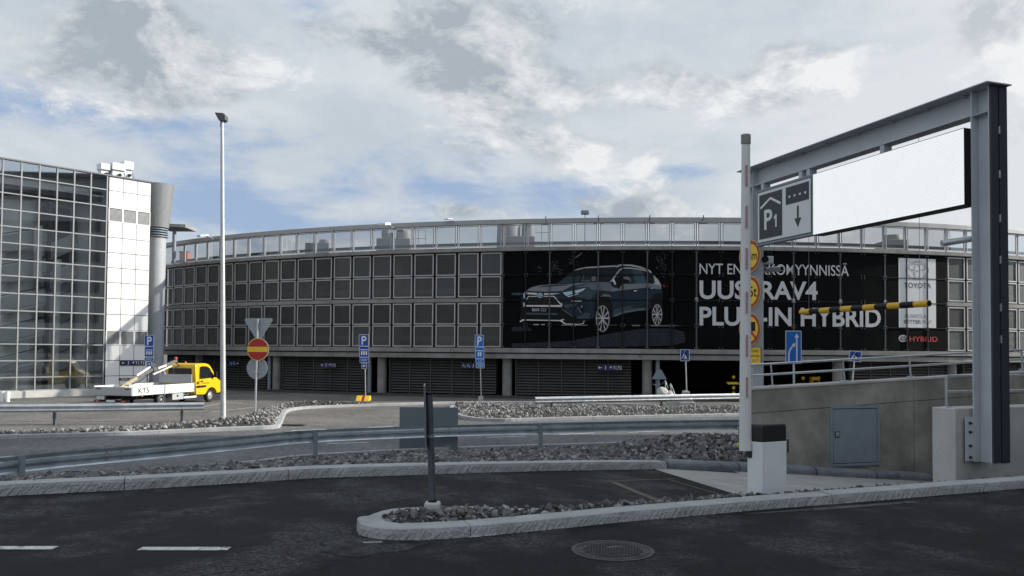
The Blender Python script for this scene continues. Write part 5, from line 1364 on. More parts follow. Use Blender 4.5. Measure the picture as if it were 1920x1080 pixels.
q = P(800, 812, 7.78); mb.box(-.012, .012, -.02, .02, -.12, .12, BLACK, Matrix.Translation(q)); mb.build('clamp', sp)
a = P(749.5, 763, 22.35); b = P(859, 763, 22.35); c = P(860, 843, 22.35)
bd = thing('sign_board', Vector(((a.x + b.x) / 2, 22.35, 0)), 'plain grey sign board seen from the back standing behind the near guard rail', 'sign board')
mb = MB(); mb.box(a.x, b.x, 22.33, 22.37, .06, a.z, GREYB); mb.build('board', bd, bevel=.008)
mb = MB()
for fx in (.22, .78): x = a.x + (b.x - a.x) * fx; mb.box(x - .03, x + .03, 22.38, 22.44, 0, a.z - .1, GALVD)
mb.build('leg', bd)
mb = MB(); x = a.x + (b.x - a.x) * .84; mb.box(x - .09, x + .05, 22.315, 22.329, .10, .2, GALVD); mb.build('fixing_tab', bd)

# manhole cover, drain, loose stones
mc = G(1149, 1033, Z0); mh = thing('manhole_cover', mc, 'round cast iron manhole cover in the near road', 'manhole cover'); IRON = mat('cast_iron', (.05, .05, .05), .6, .4, var=.3, vscale=14, bump=.2, bscale=60)
mb = MB(); mb.lathe([(.345, -.01), (.345, .008), (.315, .008), (.312, .002), (.300, .002), (.298, .008), (.285, .008), (.282, .003), (.272, .003), (.27, .007)], mc, IRON, 48); mb.build('frame_ring', mh)
mb = MB()
for i in range(-9, 10):
    for j in range(-9, 10):
        x = i * .027 + (j % 2) * .0135; y = j * .025
        if x * x + y * y > .245 ** 2 or (abs(x - .06) < .07 and abs(y - .1) < .03): continue
        mb.box(x - .0085, x + .0085, y - .0075, y + .0075, .006, .013, IRON, Matrix.Translation(mc) @ Matrix.Rotation(R(20), 4, 'Z'))
f = Face(mc + Vector((.06, .1, .008)), (0, 0, 1), (0, 1, 0)); f.rect(mb, -.065, .065, -.028, .028, IRON, .003)
mb.box(.02, .09, -.21, -.17, .007, .0135, BLACK, Matrix.Translation(mc)); mb.build('cover_pattern', mh)
g = G(546, 797.5, .0); mb = MB(); 
for i in range(6): mb.box(g.x - .45, g.x + .45, g.y - .3 + i * .1, g.y - .24 + i * .1, .002, .016, BLACK)
mb.box(g.x - .52, g.x + .52, g.y - .37, g.y + .33, 0.001, .008, IRON)
mb.build('drain_grate', origin=g, label='dark drain grate at the bend of the pale kerb', cat='drain')

# ------------------------------------------------------------------ street lamp
g = G(418.5, 796.5); lz = .05; sl = thing('street_lamp', g, 'tall tapering galvanised street lamp with a flat dark head', 'street lamp'); top = P(416.5, 226, 30.9)
GP = mat('lamp_pole', (.46, .47, .47), .55, .35, var=.12, vscale=5, fine=.15, fscale=50)
mb = MB(); mb.tube([g, g.lerp(top, .33), g.lerp(top, .66), top], .105, GP, 18, r2=.062); mb.build('pole', sl, smooth=True)
mb = MB(); mb.box(-.2, .2, -.2, .2, 0, .06, BLACK, Matrix.Translation(g)); mb.build('base_plate', sl, bevel=.01)
mb = MB(); q = [P(x, y, 30.9) for x, y in ((404.5, 212.5), (421, 213.5), (425.5, 218), (425, 227), (419, 229), (412.5, 227.5))]
mb.prism([v + Vector((0, -.16, 0)) for v in q], (0, .32, 0), mat('lamp_head_grey', (.10, .105, .11), .5, .2)); mb.build('lamp_head', sl, bevel=.03)
mb = MB(); mb.tube([top - Vector((0, 0, .25)), top + Vector((0, 0, .05))], .075, GALVD, 14); mb.build('head_socket', sl, smooth=True)

# ------------------------------------------------------------------ road signs
def arrowp(l, w, hw_, hl): return [(-l / 2, -w / 2), (l / 2 - hl, -w / 2), (l / 2 - hl, -hw_), (l / 2, 0), (l / 2 - hl, hw_), (l / 2 - hl, w / 2), (-l / 2, w / 2)]


SGREY = mat('sign_rear_light', (.33, .35, .37), .55, .2, var=.05)
# no entry post
g = G(478, 790); d = g.y; ne = thing('no_entry_sign', g, 'pole with red no entry disc and two grey sign backs, right of street lamp', 'road sign')
mb = MB(); tp = P(483.5, 598, d); mb.tube([g, tp], .038, GALV, 12); mb.build('pole', ne, smooth=True)
sc_ = d / 1500; c = P(483.5, 655, d - .08); f = Face(c, (-.10, -1, 0)); mb = MB(); r = 21.5 * sc_
f.slab(mb, circ(r, 40, 0, 0, .98), -.02, 0, SGREY); f.poly(mb, circ(r - .012, 40, 0, 0, .98), YEL, .003); f.poly(mb, circ(r - .035, 40, 0, 0, .98), RED, .005); f.rect(mb, -r + .035 + .015, r - .05, -.10, .10, YEL, .008); mb.build('no_entry_disc', ne)
c = P(484.5, 617, d + .07); f = Face(c, (-.10, -1, 0)); mb = MB(); s = sc_; pts = []
for (cx, cy), a0 in (((23, 16.5), 20), ((-23, 16.5), 100), ((0, -19), 230)):
    for i in range(5): a = R(a0 + 22 * i - (20 if a0 == 20 else 0)); pts.append(((cx + 4 * math.cos(a)) * s, (cy + 4 * math.sin(a)) * s))
f.slab(mb, pts, -.01, .01, SGREY); mb.obox(f.at(0, .3, .02), f.at(0, .32, .02), .2, .02, GALV); mb.build('triangle_plate', ne)
c = P(482, 690.5, d + .07); f = Face(c, (-.10, -1, 0)); mb = MB(); f.slab(mb, circ(20.5 * sc_, 36, 0, 0, .98), -.01, .01, SGREY); mb.obox(f.at(-.12, -.14, .02), f.at(.12, -.14, .02), .03, .03, GALV); mb.build('disc_plate', ne)


def psign(xb, yb, xt, yt, xc, plates, lab, blue, nrm, d=None, footm=None, name='parking_sign_post', roll=0.0):
    g = G(xb, yb); d = d or g.y; g = P(xb, yb, d); g.z = 0.05; t = thing(name, g, lab, 'parking sign', 'blue parking sign posts by the garage'); s = d / 1500
    mb = MB(); mb.tube([g, P(xt, yt, d)], .03, GALV, 10); mb.build('pole', t, smooth=True)
    for (x, y, w, h, kind_) in plates:
        f = Face(P(x, y, d - .06), nrm, roll=roll); mb = MB(); W_, H_ = w * s, h * s; f.slab(mb, rrect(W_, H_, .03), -.015, 0, SGREY); f.poly(mb, rrect(W_ - .012, H_ - .012, .028), PLATE, .003); f.poly(mb, rrect(W_ - .05, H_ - .05, .02), blue, .005); wt = PLATE
        if kind_ == 'P': f.text(mb, 'P', -W_ * .22, -H_ * .36, H_ * .72, wt, .008, .03, W_ * .5)
        elif kind_.startswith('bars'):
            n = int(kind_[4:]); f.rect(mb, -W_ * .38, W_ * .38, H_ * .14, H_ * .21, wt, .008)
            for i in range(n): a = (i - (n - 1) / 2) * W_ * .24; f.poly(mb, rrect(W_ * .17, H_ * .34, .02, 3, a, -H_ * .12), wt, .008)
        elif kind_ == 'text':
            for i in range(2): f.rect(mb, -W_ * .34 + .02 * i, W_ * .34 - .03 * i, H_ * (.08 - .22 * i), H_ * (.16 - .22 * i), wt, .008)
        elif kind_ == 'time': f.text(mb, '1-2', 0, -H_ * .2, H_ * .4, wt, .008, .02, W_ * .34, True)
        elif kind_ == 'L': f.poly(mb, [(-a, b) for a, b in arrowp(W_ * .6, H_ * .14, H_ * .26, W_ * .28)], wt, .008)
        elif kind_ == 'R': f.poly(mb, arrowp(W_ * .6, H_ * .14, H_ * .26, W_ * .28), wt, .008)
        mb.build('sign_plate', t)
    return t, g


psign(277, 756, 280, 630, 280, ((279.8, 639, 17.5, 21, 'P'), (279.7, 659.5, 17, 19.5, 'bars3'), (279.6, 673.5, 17, 7.5, 'text'), (279.2, 683, 9.5, 9.5, 'R')), 'blue parking sign with three bars and a right arrow beside the white cladding', BLUE, (.05, -1, 0), 45.5)
t, g = psign(685.5, 748, 684, 630, 682, ((682, 638, 18.5, 22, 'P'), (682.8, 659.5, 18, 21, 'bars3'), (683.2, 675, 17.5, 10, 'text'), (683, 686, 10, 11, 'L')), 'blue parking sign with three bars on a yellow foot in front of the louvres', BLUE, (.02, -1, 0), 44.2)
mb = MB(); s = 44.2 / 1500; gg = P(685.5, 756, 44.0); z1 = P(686, 743.5, 43.3).z + .04
for y0, y1, m in ((0, .42, YEL), (.42, .62, RED), (.62, 1.0, YEL)):
    xa_ = gg.x - .36 + .72 * y0; xb_ = gg.x - .36 + .72 * y1; mb.prism([Vector((xa_, 42.95, .1)), Vector((xa_, 43.75, .1)), Vector((xa_ + .02, 43.5, z1)), Vector((xa_ + .02, 43.2, z1))], (xb_ - xa_, 0, 0), m)
mb.build('yellow_foot', t, bevel=.02)
t, g = psign(902.5, 750, 899, 630, 898, ((898.5, 639, 17.5, 22.5, 'P'), (899.3, 661.5, 17.5, 22, 'bars2'), (899.9, 677, 17, 8.5, 'time'), (900.5, 686, 17, 8.5, 'text')), 'bright blue parking sign with two bars leaning slightly by the billboard edge', BLUEB, (.35, -1, 0), 45.8, roll=-.03)
mb = MB(); g0 = P(901.5, 751, 45.8); mb.prism([g0 + Vector((a, b, -.25)) for a, b in ((-.14, -.14), (.14, -.14), (.14, .14), (-.14, .14))], (0, 0, .48), CONC_L); mb.build('concrete_foot', t, bevel=.03)


def crossing(xb, yb, xc, yc, w, h, d, lab, roll, nrm=(0, -1, 0), tilt=0):
    g = P(xb, yb, d); t = thing('crossing_sign', g, lab, 'road sign', 'blue pedestrian crossing signs'); mb = MB(); mb.tube([g, P(xc + tilt, yc - h / 2, d)], .03, GALV, 10); mb.build('pole', t, smooth=True)
    s = d / 1500; W_, H_ = w * s, h * s; f = Face(P(xc, yc, d - .05), nrm, roll=roll); mb = MB(); f.slab(mb, rrect(W_, H_, .03), -.015, 0, SGREY); f.poly(mb, rrect(W_ - .012, H_ - .012, .025), PLATE, .003); f.poly(mb, rrect(W_ - .06, H_ - .06, .02), BLUE, .005)
    f.poly(mb, [(-W_ * .38, -H_ * .34), (W_ * .38, -H_ * .34), (0, H_ * .40)], PLATE, .008)
    for pts in ([(-.02, .12), (.10, -.02), (.14, -.20)], [(.01, .02), (-.08, -.12), (-.15, -.22)], [(-.06, .06), (.03, .12), (.10, .04)]): f.poly(mb, stroke([(a * W_ / .52, b * H_ / .6) for a, b in pts], .05), BLACK, .011)
    f.poly(mb, circ(.035, 12, .01, H_ * .27), BLACK, .011)
    for i in range(4): a = (-.3 + .17 * i) * W_; f.rect(mb, a, a + W_ * .08, -H_ * .33, -H_ * .24, BLACK, .010)
    mb.build('sign_plate', t); return t


t = crossing(1287.5, 736, 1284.3, 666, 17.5, 22, 41.5, 'blue pedestrian crossing sign on concrete blocks in front of the dark entrance', 0, tilt=.5)
for y0, y1, x0, x1, dd in ((764, 753.5, 1274, 1302, 0), (753.5, 749, 1279, 1298, .1), (740, 733, 1281, 1291, .05), (749, 740, 1282.5, 1292, .1)):
    a = P(x0, y0, 41.5); b = P(x1, y1, 41.5); mb = MB(); mb.box(a.x, b.x, 41.2 + dd, 41.9 - dd, a.z, b.z - .003, CONC_L); mb.build('foot_block', t, bevel=.03)
crossing(1598, 716, 1603.5, 668, 22, 20, 34, 'blue pedestrian crossing sign on a tilted pole behind the ramp handrail', -.10, (-.35, -1, 0))
# lane merging sign
d = 27.5; g = P(1488, 780, d); g.z = 0; s = d / 1500; t = thing('lane_sign', g, 'tall blue lane merging sign with two white arrows behind the handrail', 'road sign')
mb = MB(); mb.tube([Vector((P(1490, 700, d).x, d, 0)), P(1487.5, 630, d)], .035, GALV, 10); mb.build('pole', t, smooth=True)
f = Face(P(1487.8, 651, d - .06), (-.03, -1, 0)); W_, H_ = 30 * s, 62 * s; mb = MB(); f.slab(mb, rrect(W_, H_, .03), -.015, 0, SGREY); f.poly(mb, rrect(W_ - .012, H_ - .012, .025), PLATE, .003); f.poly(mb, rrect(W_ - .05, H_ - .05, .02), BLUEB, .005)
f.poly(mb, stroke([(.11, -H_ / 2 + .05), (.11, .35)], .05), PLATE, .008); f.poly(mb, [(.03, .33), (.19, .33), (.11, .48)], PLATE, .009)
f.poly(mb, stroke([(-.16, -H_ / 2 + .05), (-.16, -.25), (-.13, -.10), (-.04, .02), (.02, .08)], .05), PLATE, .008); f.poly(mb, [(-.065, .095), (.06, .15), (.055, -.0)], PLATE, .009); mb.build('sign_plate', t)

# dark direction signs on the garage
def wall_sign(x, y, w, h, items, lab, lit_=True, tower=False):
    if tower:
        a, z = tw_px(x, y, .04); o_ = TW(a, z, .04); n = TN; s = o_.y / 1500; W_ = w * s / 1.0
    else:
        c, z = FC(x, y); o_ = FP(c, z, .05); n = FP(c, z, 1) - FP(c, z, 0); s = o_.y / 1500; W_ = w * s
    H_ = h * s; f = Face(o_, n); t = thing('direction_sign', o_, lab, 'sign', 'dark navy direction signs on the walls'); mb = MB(); f.slab(mb, rrect(W_, H_, .02), -.03, 0, SIGNN); mb.build('sign_case', t); mb = MB(); X = -W_ / 2 + H_ * .25
    for it in items:
        if it in 'LR': 
            q = arrowp(H_ * .55, H_ * .09, H_ * .22, H_ * .24); q = [((-a if it == 'L' else a) + X + H_ * .3, b) for a, b in q]; f.poly(mb, q, PLATE, .004); X += H_ * .95
        elif it == 'w':
            f.rect(mb, X, X + H_ * .62, -H_ * .42, H_ * .42, mat('sign_box_blue', (.012, .018, .10), .5), .003); f.poly(mb, circ(H_ * .07, 10, X + H_ * .31, H_ * .28), PLATE, .006); f.poly(mb, stroke([(X + H_ * .31, H_ * .2), (X + H_ * .33, -.02), (X + H_ * .22, -H_ * .34)], H_ * .1), PLATE, .006); X += H_ * .8
        elif it == 'a':
            f.rect(mb, X, X + H_ * .62, -H_ * .42, H_ * .42, mat('sign_box_blue', (.012, .018, .10), .5), .003); f.poly(mb, [(X + H_ * .08, H_ * .05), (X + H_ * .55, H_ * .3), (X + H_ * .42, -H_ * .18), (X + H_ * .34, H_ * .06)], PLATE, .006); X += H_ * .75
        elif it == 'p':
            f.text(mb, 'P', X, -H_ * .25, H_ * .55, mat('sign_pale_blue', (.25, .38, .75), .5), .006, .02); f.poly(mb, circ(H_ * .1, 10, X + H_ * .5, -H_ * .2), PLATE, .006); X += H_ * .95
        else: f.text(mb, it, X, -H_ * .26, H_ * .52, PLATE, .006, .015, W_ / 2 - H_ * .18 - X); 
    mb.build('sign_symbol', t)


wall_sign(616, 684.5, 37, 9.5, ['L', 'w', 'a', 'T1,T2'], 'dark T1,T2 sign on the louvres left of the parking sign with the yellow foot')
wall_sign(1143, 689.5, 48, 11, ['L', 'w', 'a', 'T1,T2'], 'dark T1,T2 direction sign on the louvres under the printed car')
wall_sign(249, 680.5, 46, 10, ['L', 'w', 'a', 'T1,T2'], 'dark T1,T2 direction sign on the white cladding above the truck', tower=True)
wall_sign(879, 686, 28, 9.5, ['p', 'p', 'w'], 'dark blue sign with two letters P next to the bright parking sign')
wall_sign(438, 681, 22, 9.5, ['p', 'p', 'R'], 'dark blue sign with two letters P just right of the street lamp')
a, z = tw_px(236, 711, .03); f = Face(TW(a, z, .03), TN); mb = MB(); f.slab(mb, rrect(.82, .14, .02), -.02, 0, mat('plate_maroon', (.09, .012, .014), .5)); f.rect(mb, -.28, .1, -.02, .02, PLATE, .003); f.poly(mb, circ(.04, 12, .25, 0), PLATE, .003); mb.build('fire_plate', origin=f.o, label='small dark red plate low on the white cladding behind the truck', cat='sign')

# ------------------------------------------------------------------ small things at the garage entrance
def entry_gate(x0, x1, y, d, lab, hi=.0):
    p = P((x0 + x1) / 2, y, d); t = thing('entry_gate', (p.x, d, 0), lab, 'barrier', 'yellow barriers in the garage entrance')
    a = P(x0, y, d); b = P(x1, y, d); mb = MB(); mb.prism([a, a + Vector((.12, 0, -.13)), b + Vector((.1, 0, -.13)), b + Vector((-.12, 0, .0))], (0, .1, 0), YEL); mb.build('barrier_arm', t)
    mb = MB(); q = P(x0 + (x1 - x0) * .62, y, d)
    for i in range(5): mb.box(q.x - .07, q.x + .07, d + .11, d + .26, q.z + .22 - .16 * (i * 2), q.z + .38 - .16 * (i * 2), YEL if i != 1 else BLACK)
    mb.box(q.x - .05, q.x + .05, d + .12, d + .25, 0, q.z + .3, BLACK); mb.build('striped_post', t)
    if hi: mb = MB(); mb.box(q.x + .45, q.x + .45 + hi, d - .1, d + .4, 0, q.z + .38, BYEL); mb.box(q.x + .5, q.x + .4 + hi, d - .12, d - .1, q.z - .3, q.z + .2, BLACK); mb.build('ticket_column', t, bevel=.03)


entry_gate(1362, 1386, 716.5, 47.5, 'yellow barrier arm on a striped post left of the raised boom', .5)
entry_gate(1494, 1516, 718.5, 48.5, 'yellow barrier with a ticket column right of the lane merging sign', .45)
entry_gate(1532, 1540, 718, 48.5, 'short yellow barrier arm at the right side of the dark entrance')
# pale stones with chain posts
p = P(1242, 740, 43.5); t = thing('chain_stand', (p.x, 43.5, 0), 'pale stone lumps and two chain posts behind the far guard rail', 'chain posts')
for x, y, r in ((1242, 737, .33), (1255, 742, .27), (1266, 750, .2)):
    q = P(x, y, 43.5); bm = bmesh.new(); bmesh.ops.create_icosphere(bm, subdivisions=2, radius=r)
    for v in bm.verts: v.co *= random.uniform(.88, 1.1); v.co.z *= 1.1
    mb = MB(); mb.add([q + v.co for v in bm.verts], [[v.index for v in f_.verts] for f_ in bm.faces], CONC_L); bm.free(); mb.build('stone', t, smooth=True)
posts_ = [P(1247.5, 713, 43.5), P(1257.5, 719, 43.5)]
for q in posts_: mb = MB(); mb.obox(q, Vector((q.x + .05, 43.5, .5)), .06, .05, CABW, (1, 0, 0)); mb.build('post', t)
mb = MB(); mb.tube([posts_[0], posts_[0].lerp(posts_[1], .5) - Vector((0, 0, .35)), posts_[1]], .02, GALV, 6); mb.tube([posts_[1], posts_[1] + Vector((.2, 0, -.5)), posts_[1] + Vector((.3, 0, -.75))], .02, GALV, 6); mb.tube([P(1224, 720, 43.5), P(1231, 723, 43.5), P(1241, 720, 43.5), posts_[0]], .012, GALVD, 5); mb.build('chain', t)
q = P(1262, 758.5, 41.8); mb = MB(); mb.box(q.x - .32, q.x + .32, 41.6, 42.1, 0, .38, CONC_L); mb.build('concrete_block', origin=(q.x, 41.8, 0), bevel=.03, label='low pale concrete block lying left of the crossing sign foot', cat='block')
q = P(1236, 702, 47); t = thing('warning_triangle', (q.x, 47.5, 0), 'dark grey triangular sign back in the shade of the entrance', 'road sign'); s = 47 / 1500
mb = MB(); f = Face(q, (0, -1, 0)); f.slab(mb, [(-14 * s, -9 * s), (14 * s, -9 * s), (4 * s, 9 * s), (-4 * s, 9 * s)], -.01, .01, GALVD); mb.build('plate', t); mb = MB(); mb.tube([Vector((q.x, 47.03, 0)), q + Vector((0, .03, 0))], .03, GALVD, 8); mb.build('pole', t)
# white pipe ends left of the tower plinth
q = G(9, 753); t = thing('bollard_pair', q, 'pair of short white cylinders at the left end of the pale plinth', 'bollards')
for dx in (-.14, .14): mb = MB(); mb.tube([q + Vector((dx, 0, 0)), q + Vector((dx, 0, .52))], .11, WHITE, 16); mb.build('cylinder', t, smooth=True)

# ------------------------------------------------------------------ flatbed truck
th_ = R(76); HX = Vector((math.cos(th_), math.sin(th_), 0)); HY = Vector((-HX.y, HX.x, 0)); TR0 = P(248.5, 746, 37.0); TR0.z = 0
trk = thing('flatbed_truck', TR0, 'yellow cab flatbed truck with white side boards and a folded loading crane', 'truck')
TT = Matrix(((HX.x * 1.2, HY.x, 0, TR0.x), (HX.y * 1.2, HY.y, 0, TR0.y), (0, 0, .93, 0), (0, 0, 0, 1)))
T_ = lambda x, y, z: TT @ Vector((x, y, z))
BGREY = mat('board_grey', (.42, .43, .43), .55, .1, var=.05); ALU = mat('board_white', (.80, .80, .76), .45, var=.05, vscale=3)
mb = MB(); mb.box(.02, 3.78, .02, 2.12, .66, .74, GALVD, TT); mb.build('bed_floor', trk)
for xa_, xb_ in ((0.0, 1.83), (1.90, 3.74)):
    mb = MB()
    for i in range(3): mb.box(xa_, xb_, 0 + .002 * i, .035, .68 + .155 * i, .83 + .155 * i, ALU, TT)
    sb = mb.build('side_board', trk, bevel=.006)
mb = MB(); mb.box(1.835, 1.895, -.02, .05, .62, 1.16, GALV, TT); mb.box(3.745, 3.80, -.02, .06, .62, 1.2, GALV, TT); mb.build('stake', trk)
mb = MB()
for xa_, xb_ in ((0.0, 1.83), (1.90, 3.74)): mb.box(xa_, xb_, 2.105, 2.14, .68, 1.14, ALU, TT)
mb.build('side_board', trk, bevel=.006)
mb = MB(); mb.box(-.035, .0, .03, 2.11, .68, 1.10, BGREY, TT); mb.build('tailgate', trk, bevel=.006)
mb = MB(); mb.box(-.045, -.036, .15, .4, .98, 1.02, BLACK, TT); mb.box(-.045, -.036, 1.7, 1.95, .98, 1.02, BLACK, TT); mb.build('latch', trk)
mb = MB(); mb.box(3.70, 3.74, .1, 2.04, 1.14, 1.62, BGREY, TT); mb.build('headboard', trk, bevel=.006)
mb = MB(); mb.tube([T_(3.69, 1.95, 1.6), T_(3.65, 1.9, 1.8), T_(3.68, 1.75, 1.82), T_(3.7, 1.65, 1.6)], .02, ALU, 8); mb.build('grab_rail', trk)
mb = MB(); f = Face(T_(.32, -.006, .78), -HY, (0, 0, 1)); f.text(mb, 'KT5', 0, 0, .26, mat('letter_black', (.02, .02, .022), .6), 0, .012, .72); mb.build('lettering', trk)
mb = MB(); mb.box(.05, 5.7, .55, .68, .42, .64, BLACK, TT); mb.box(.05, 5.7, 1.45, 1.58, .42, .64, BLACK, TT)
for x in (.3, 1.2, 2.5, 3.4): mb.box(x, x + .08, .1, 2.04, .56, .655, BLACK, TT)
mb.build('chassis', trk)
mb = MB(); mb.box(2.42, 3.12, .06, .5, .30, .64, BGREY, TT); mb.box(2.7, 2.78, .04, .06, .45, .56, BLACK, TT); mb.build('tool_box', trk, bevel=.01)
mb = MB(); mb.box(3.13, 4.0, .04, .12, .33, .43, WHITE, TT); mb.build('side_guard', trk, bevel=.01)
mb = MB(); mb.box(3.2, 3.6, .2, .6, .36, .62, BLACK, TT)
for i in range(4): mb.lathe([(.045, 0), (.045, .02)], T_(3.25 + .1 * i, .19, .54), GALVD, 8, -HY)
mb.build('battery_box', trk)
mb = MB(); mb.box(-.1, -.02, .15, 2.0, .36, .46, BLACK, TT); rb = mb.build('rear_bumper', trk)
for y in (.2, 1.62): mb = MB(); mb.box(-.13, -.101, y, y + .34, .34, .45, mat('tail_lamp_red', (.18, .012, .012), .3), TT); mb.box(-.135, -.1305, y + .1, y + .24, .37, .42, mat('tail_lamp_pale', (.5, .35, .33), .3), TT); mb.build('tail_light', trk)
mb = MB(); mb.box(-.12, -.101, .85, 1.3, .36, .46, PLATE, TT); mb.build('number_plate', trk)
mb = MB(); mb.box(.05, .3, 1.5, 2.0, .48, .66, ALU, TT); mb.build('spare_box', trk)
for x in (.5, 2.35): mb = MB(); mb.box(x, x + .08, -.005, .02, .615, .655, mat('marker_orange', (.7, .2, .05), .3), TT); mb.build('side_marker', trk)


def wheel(x, y, out, dual=False, r=.34):
    c = T_(x, y, r / .93); ax = -HY if out > 0 else HY; mb = MB(); w = .2
    mb.lathe([(r * .60, -w), (r * .93, -w), (r, -w * .8), (r, -.03), (r * .94, 0), (r * .62, .004), (r * .60, -.03)], c, TYRE, 36, ax); tw_ = mb.build('wheel', trk, smooth=True)
    mb = MB(); mb.lathe([(r * .60, -.12), (r * .60, -.01), (r * .54, -.005), (r * .5, -.07 if dual else -.03), (r * .22, -.075 if dual else .0), (r * .2, -.02 if dual else .02), (r * .1, -.01 if dual else .03)], c, mat('rim_grey', (.36, .36, .36), .5, .3), 28, ax); mb.build('rim', tw_, smooth=True)


wheel(1.75, .06, 1, True); wheel(1.75, 2.08, -1, True); wheel(5.1, .14, 1); wheel(5.1, 1.98, -1)
mb = MB()
for y0, y1 in ((.03, .35), (1.8, 2.1)):
    a = [(1.75 + .37 * math.cos(R(q)), .36 + .40 * math.sin(R(q))) for q in range(10, 171, 16)]; b = [(1.75 + .345 * math.cos(R(q)), .36 + .37 * math.sin(R(q))) for q in range(170, 9, -16)]
    for (p1, p2, p3, p4) in zip(a, a[1:], list(reversed(b))[1:], list(reversed(b))): mb.prism([T_(q[0], y0, q[1]) for q in (p1, p2, p3, p4)], HY * (y1 - y0), BLACK)
mb.build('mudguard', trk)
# cab
prof = [(4.0, .48), (4.0, 2.02), (4.06, 2.16), (4.2, 2.21), (4.75, 2.22), (4.98, 2.16), (5.10, 2.04), (5.48, 1.36), (5.78, 1.18), (5.84, .95), (5.85, .52), (5.56, .5)] + [(5.1 + .40 * math.cos(R(q)), .40 + .44 * math.sin(R(q))) for q in range(12, 172, 16)] + [(4.62, .46)]
y0, y1 = .06, 2.06
mb = MB(); n = len(prof); inset = lambda z: .0 if z < 1.3 else (z - 1.3) * .13
vs = [T_(x, y0 + inset(z), z) for x, z in prof] + [T_(x, y1 - inset(z), z) for x, z in prof]
fs = [(i, (i + 1) % n, (i + 1) % n + n, i + n) for i in range(n)] + [tuple(range(n - 1, -1, -1)), tuple(range(n, 2 * n))]
mb.add(vs, fs, TYEL); mb.build('cab', trk, bevel=.025)


def cabside(pts, m, name, off=.008):
    mb = MB()
    for s_ in ((0, 1) if name == 'side_window' else (0,)):
        q = [T_(x, (y0 + inset(z) - off) if s_ == 0 else (y1 - inset(z) + off), z) for x, z in pts]; mb.poly(q if s_ == 0 else list(reversed(q)), m)
    return mb.build(name, trk)


cabside([(4.28, 1.36), (4.32, 2.0), (4.4, 2.06), (4.82, 2.05), (5.02, 1.94), (5.30, 1.40)], DGL, 'side_window')
cabside([(4.02, .86), (4.64, .86), (4.70, .92), (4.70, .98), (4.02, .98)], BLACK, 'rub_strip')
cabside([(4.245, .55), (4.25, 2.08), (4.265, 2.08), (4.26, .55)], mat('panel_gap', (.14, .09, .01), .6), 'door_gap', .006)
cabside([(4.33, 1.19), (4.46, 1.19), (4.46, 1.26), (4.33, 1.26)], BLACK, 'door_handle', .01)
cabside([(4.07, 1.06), (4.16, 1.06), (4.16, 1.22), (4.07, 1.22)], mat('fuel_flap', (.2, .02, .01), .5), 'fuel_flap', .01)
mb = MB(); mb.poly([T_(3.993, y, z) for y, z in ((.32, 1.42), (1.8, 1.42), (1.74, 1.95), (.38, 1.95))], DGL); mb.build('rear_window', trk)
mb = MB(); mb.poly([T_(5.112 + .008, .25, 2.0), T_(5.112 + .008, 1.87, 2.0), T_(5.47 + .01, 1.93, 1.4), T_(5.47 + .01, .19, 1.4)], DGL); mb.build('windscreen', trk)
mb = MB(); mb.box(5.15, 5.25, -.16, .02, 1.40, 1.72, BLACK, TT); mb.box(5.2, 5.24, .0, .1, 1.45, 1.5, BLACK, TT); mb.build('wing_mirror', trk, bevel=.02)
mb = MB(); f = Face(T_(4.36, y0 - .012, 1.06), -HY, (0, 0, 1)); f.text(mb, 'FINAVIA', 0, 0, .10, mat('letter_brown', (.10, .05, .01), .6), 0, 0, .66); mb.build('door_lettering', trk)
mb = MB(); mb.box(5.84, 5.9, .1, 2.02, .42, .72, BLACK, TT); mb.build('front_bumper', trk, bevel=.02)
for y in (.16, 1.68): mb = MB(); mb.box(5.79, 5.86, y, y + .28, .84, 1.02, PLATE, TT); mb.build('headlight', trk, bevel=.02)
mb = MB(); mb.lathe([(.05, 0), (.05, .09), (.03, .11)], T_(4.3, 1.0, 2.2), mat('beacon_amber', (.6, .25, .02), .3), 12); mb.build('beacon', trk)


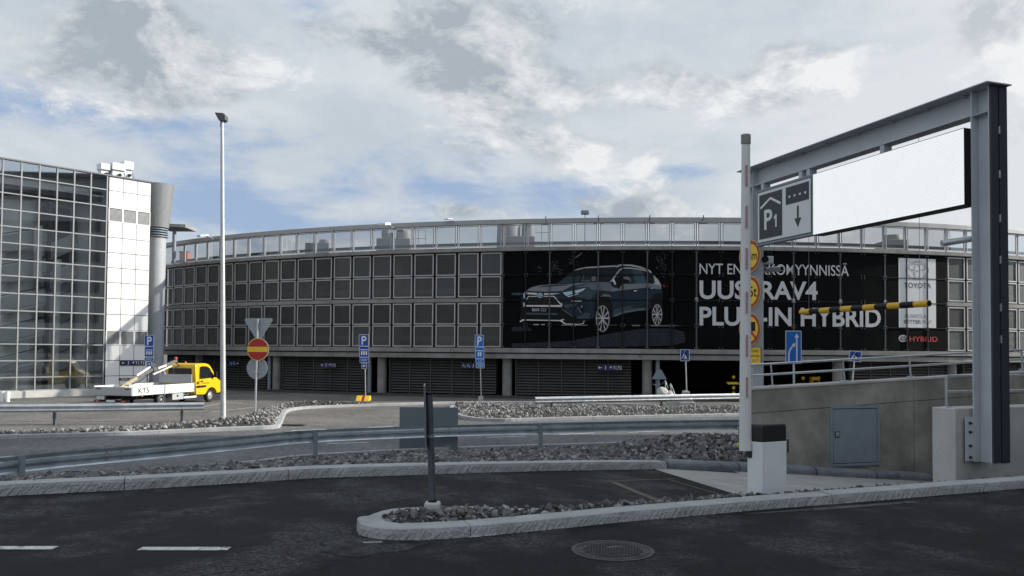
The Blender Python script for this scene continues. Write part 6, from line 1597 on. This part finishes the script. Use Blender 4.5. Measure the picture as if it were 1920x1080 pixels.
def trp(x, y, yl):
    """point on the truck's lengthwise plane y = yl seen at pixel x, y"""
    v = ray(x, y); o_ = TR0 + HY * yl; k_ = (o_ - CAM).dot(HY) / v.dot(HY); return CAM + v * k_


CRN = mat('crane_grey', (.16, .155, .15), .5, .3, var=.2, vscale=6); CRB = mat('crane_beige', (.42, .35, .22), .5, var=.2, vscale=6)
yc_ = 1.15; a = trp(224, 728, yc_); b = trp(256, 709, yc_); c = trp(288, 692, yc_); d_ = trp(331, 676, yc_)
mb = MB(); mb.obox(a, b, .12, .15, CRB); mb.obox(b, c, .10, .12, CRN); mb.obox(b + Vector((0, 0, .12)), trp(281, 692, yc_ - .1) + Vector((0, 0, .1)), .08, .09, WHITE); cr = mb.build('crane_boom', trk, bevel=.01)
mb = MB(); mb.obox(trp(293, 692.5, yc_), d_, .11, .14, CRN); mb.obox(trp(287, 702, yc_), trp(322, 686, yc_), .07, .07, ALU); mb.build('crane_boom', trk, bevel=.01)
mb = MB(); mb.obox(trp(297, 690, yc_ - .08), trp(312, 685, yc_ - .08), .01, .09, WHITE); mb.build('boom_plate', trk)
mb = MB(); mb.lathe([(.11, 0), (.11, .06), (.05, .08)], c - HY * .1, CRN, 14, HY); mb.tube([c + Vector((0, 0, .1)), c + Vector((-.1, .0, .28)), c + Vector((.12, .05, .2))], .02, GALV, 6); mb.build('crane_joint', trk)
mb = MB(); mb.box(.35, .75, yc_ - .25, yc_ + .25, .74, 1.0, CRN, TT); mb.tube([T_(.55, yc_, .9), a], .12, CRN, 10); mb.build('crane_base', trk)
mb = MB(); q = trp(330, 673, yc_); mb.lathe([(.0, 0), (.07, .02), (.09, .08), (.06, .14), (.02, .16)], q - Vector((0, 0, .05)), mat('lamp_red_white', (.45, .08, .07), .3), 14); mb.tube([d_ + Vector((-.1, 0, -.1)), d_ + Vector((.12, .1, -.25)), T_(3.6, yc_, 1.9)], .03, BLACK, 6); mb.build('boom_tip', trk)
mb = MB(); mb.tube([a + Vector((0, 0, .15)), a.lerp(b, .5) + Vector((.1, 0, -.1)), b + Vector((.15, 0, -.15)), c + Vector((0, 0, -.1))], .02, BLACK, 6); mb.build('hose', trk)
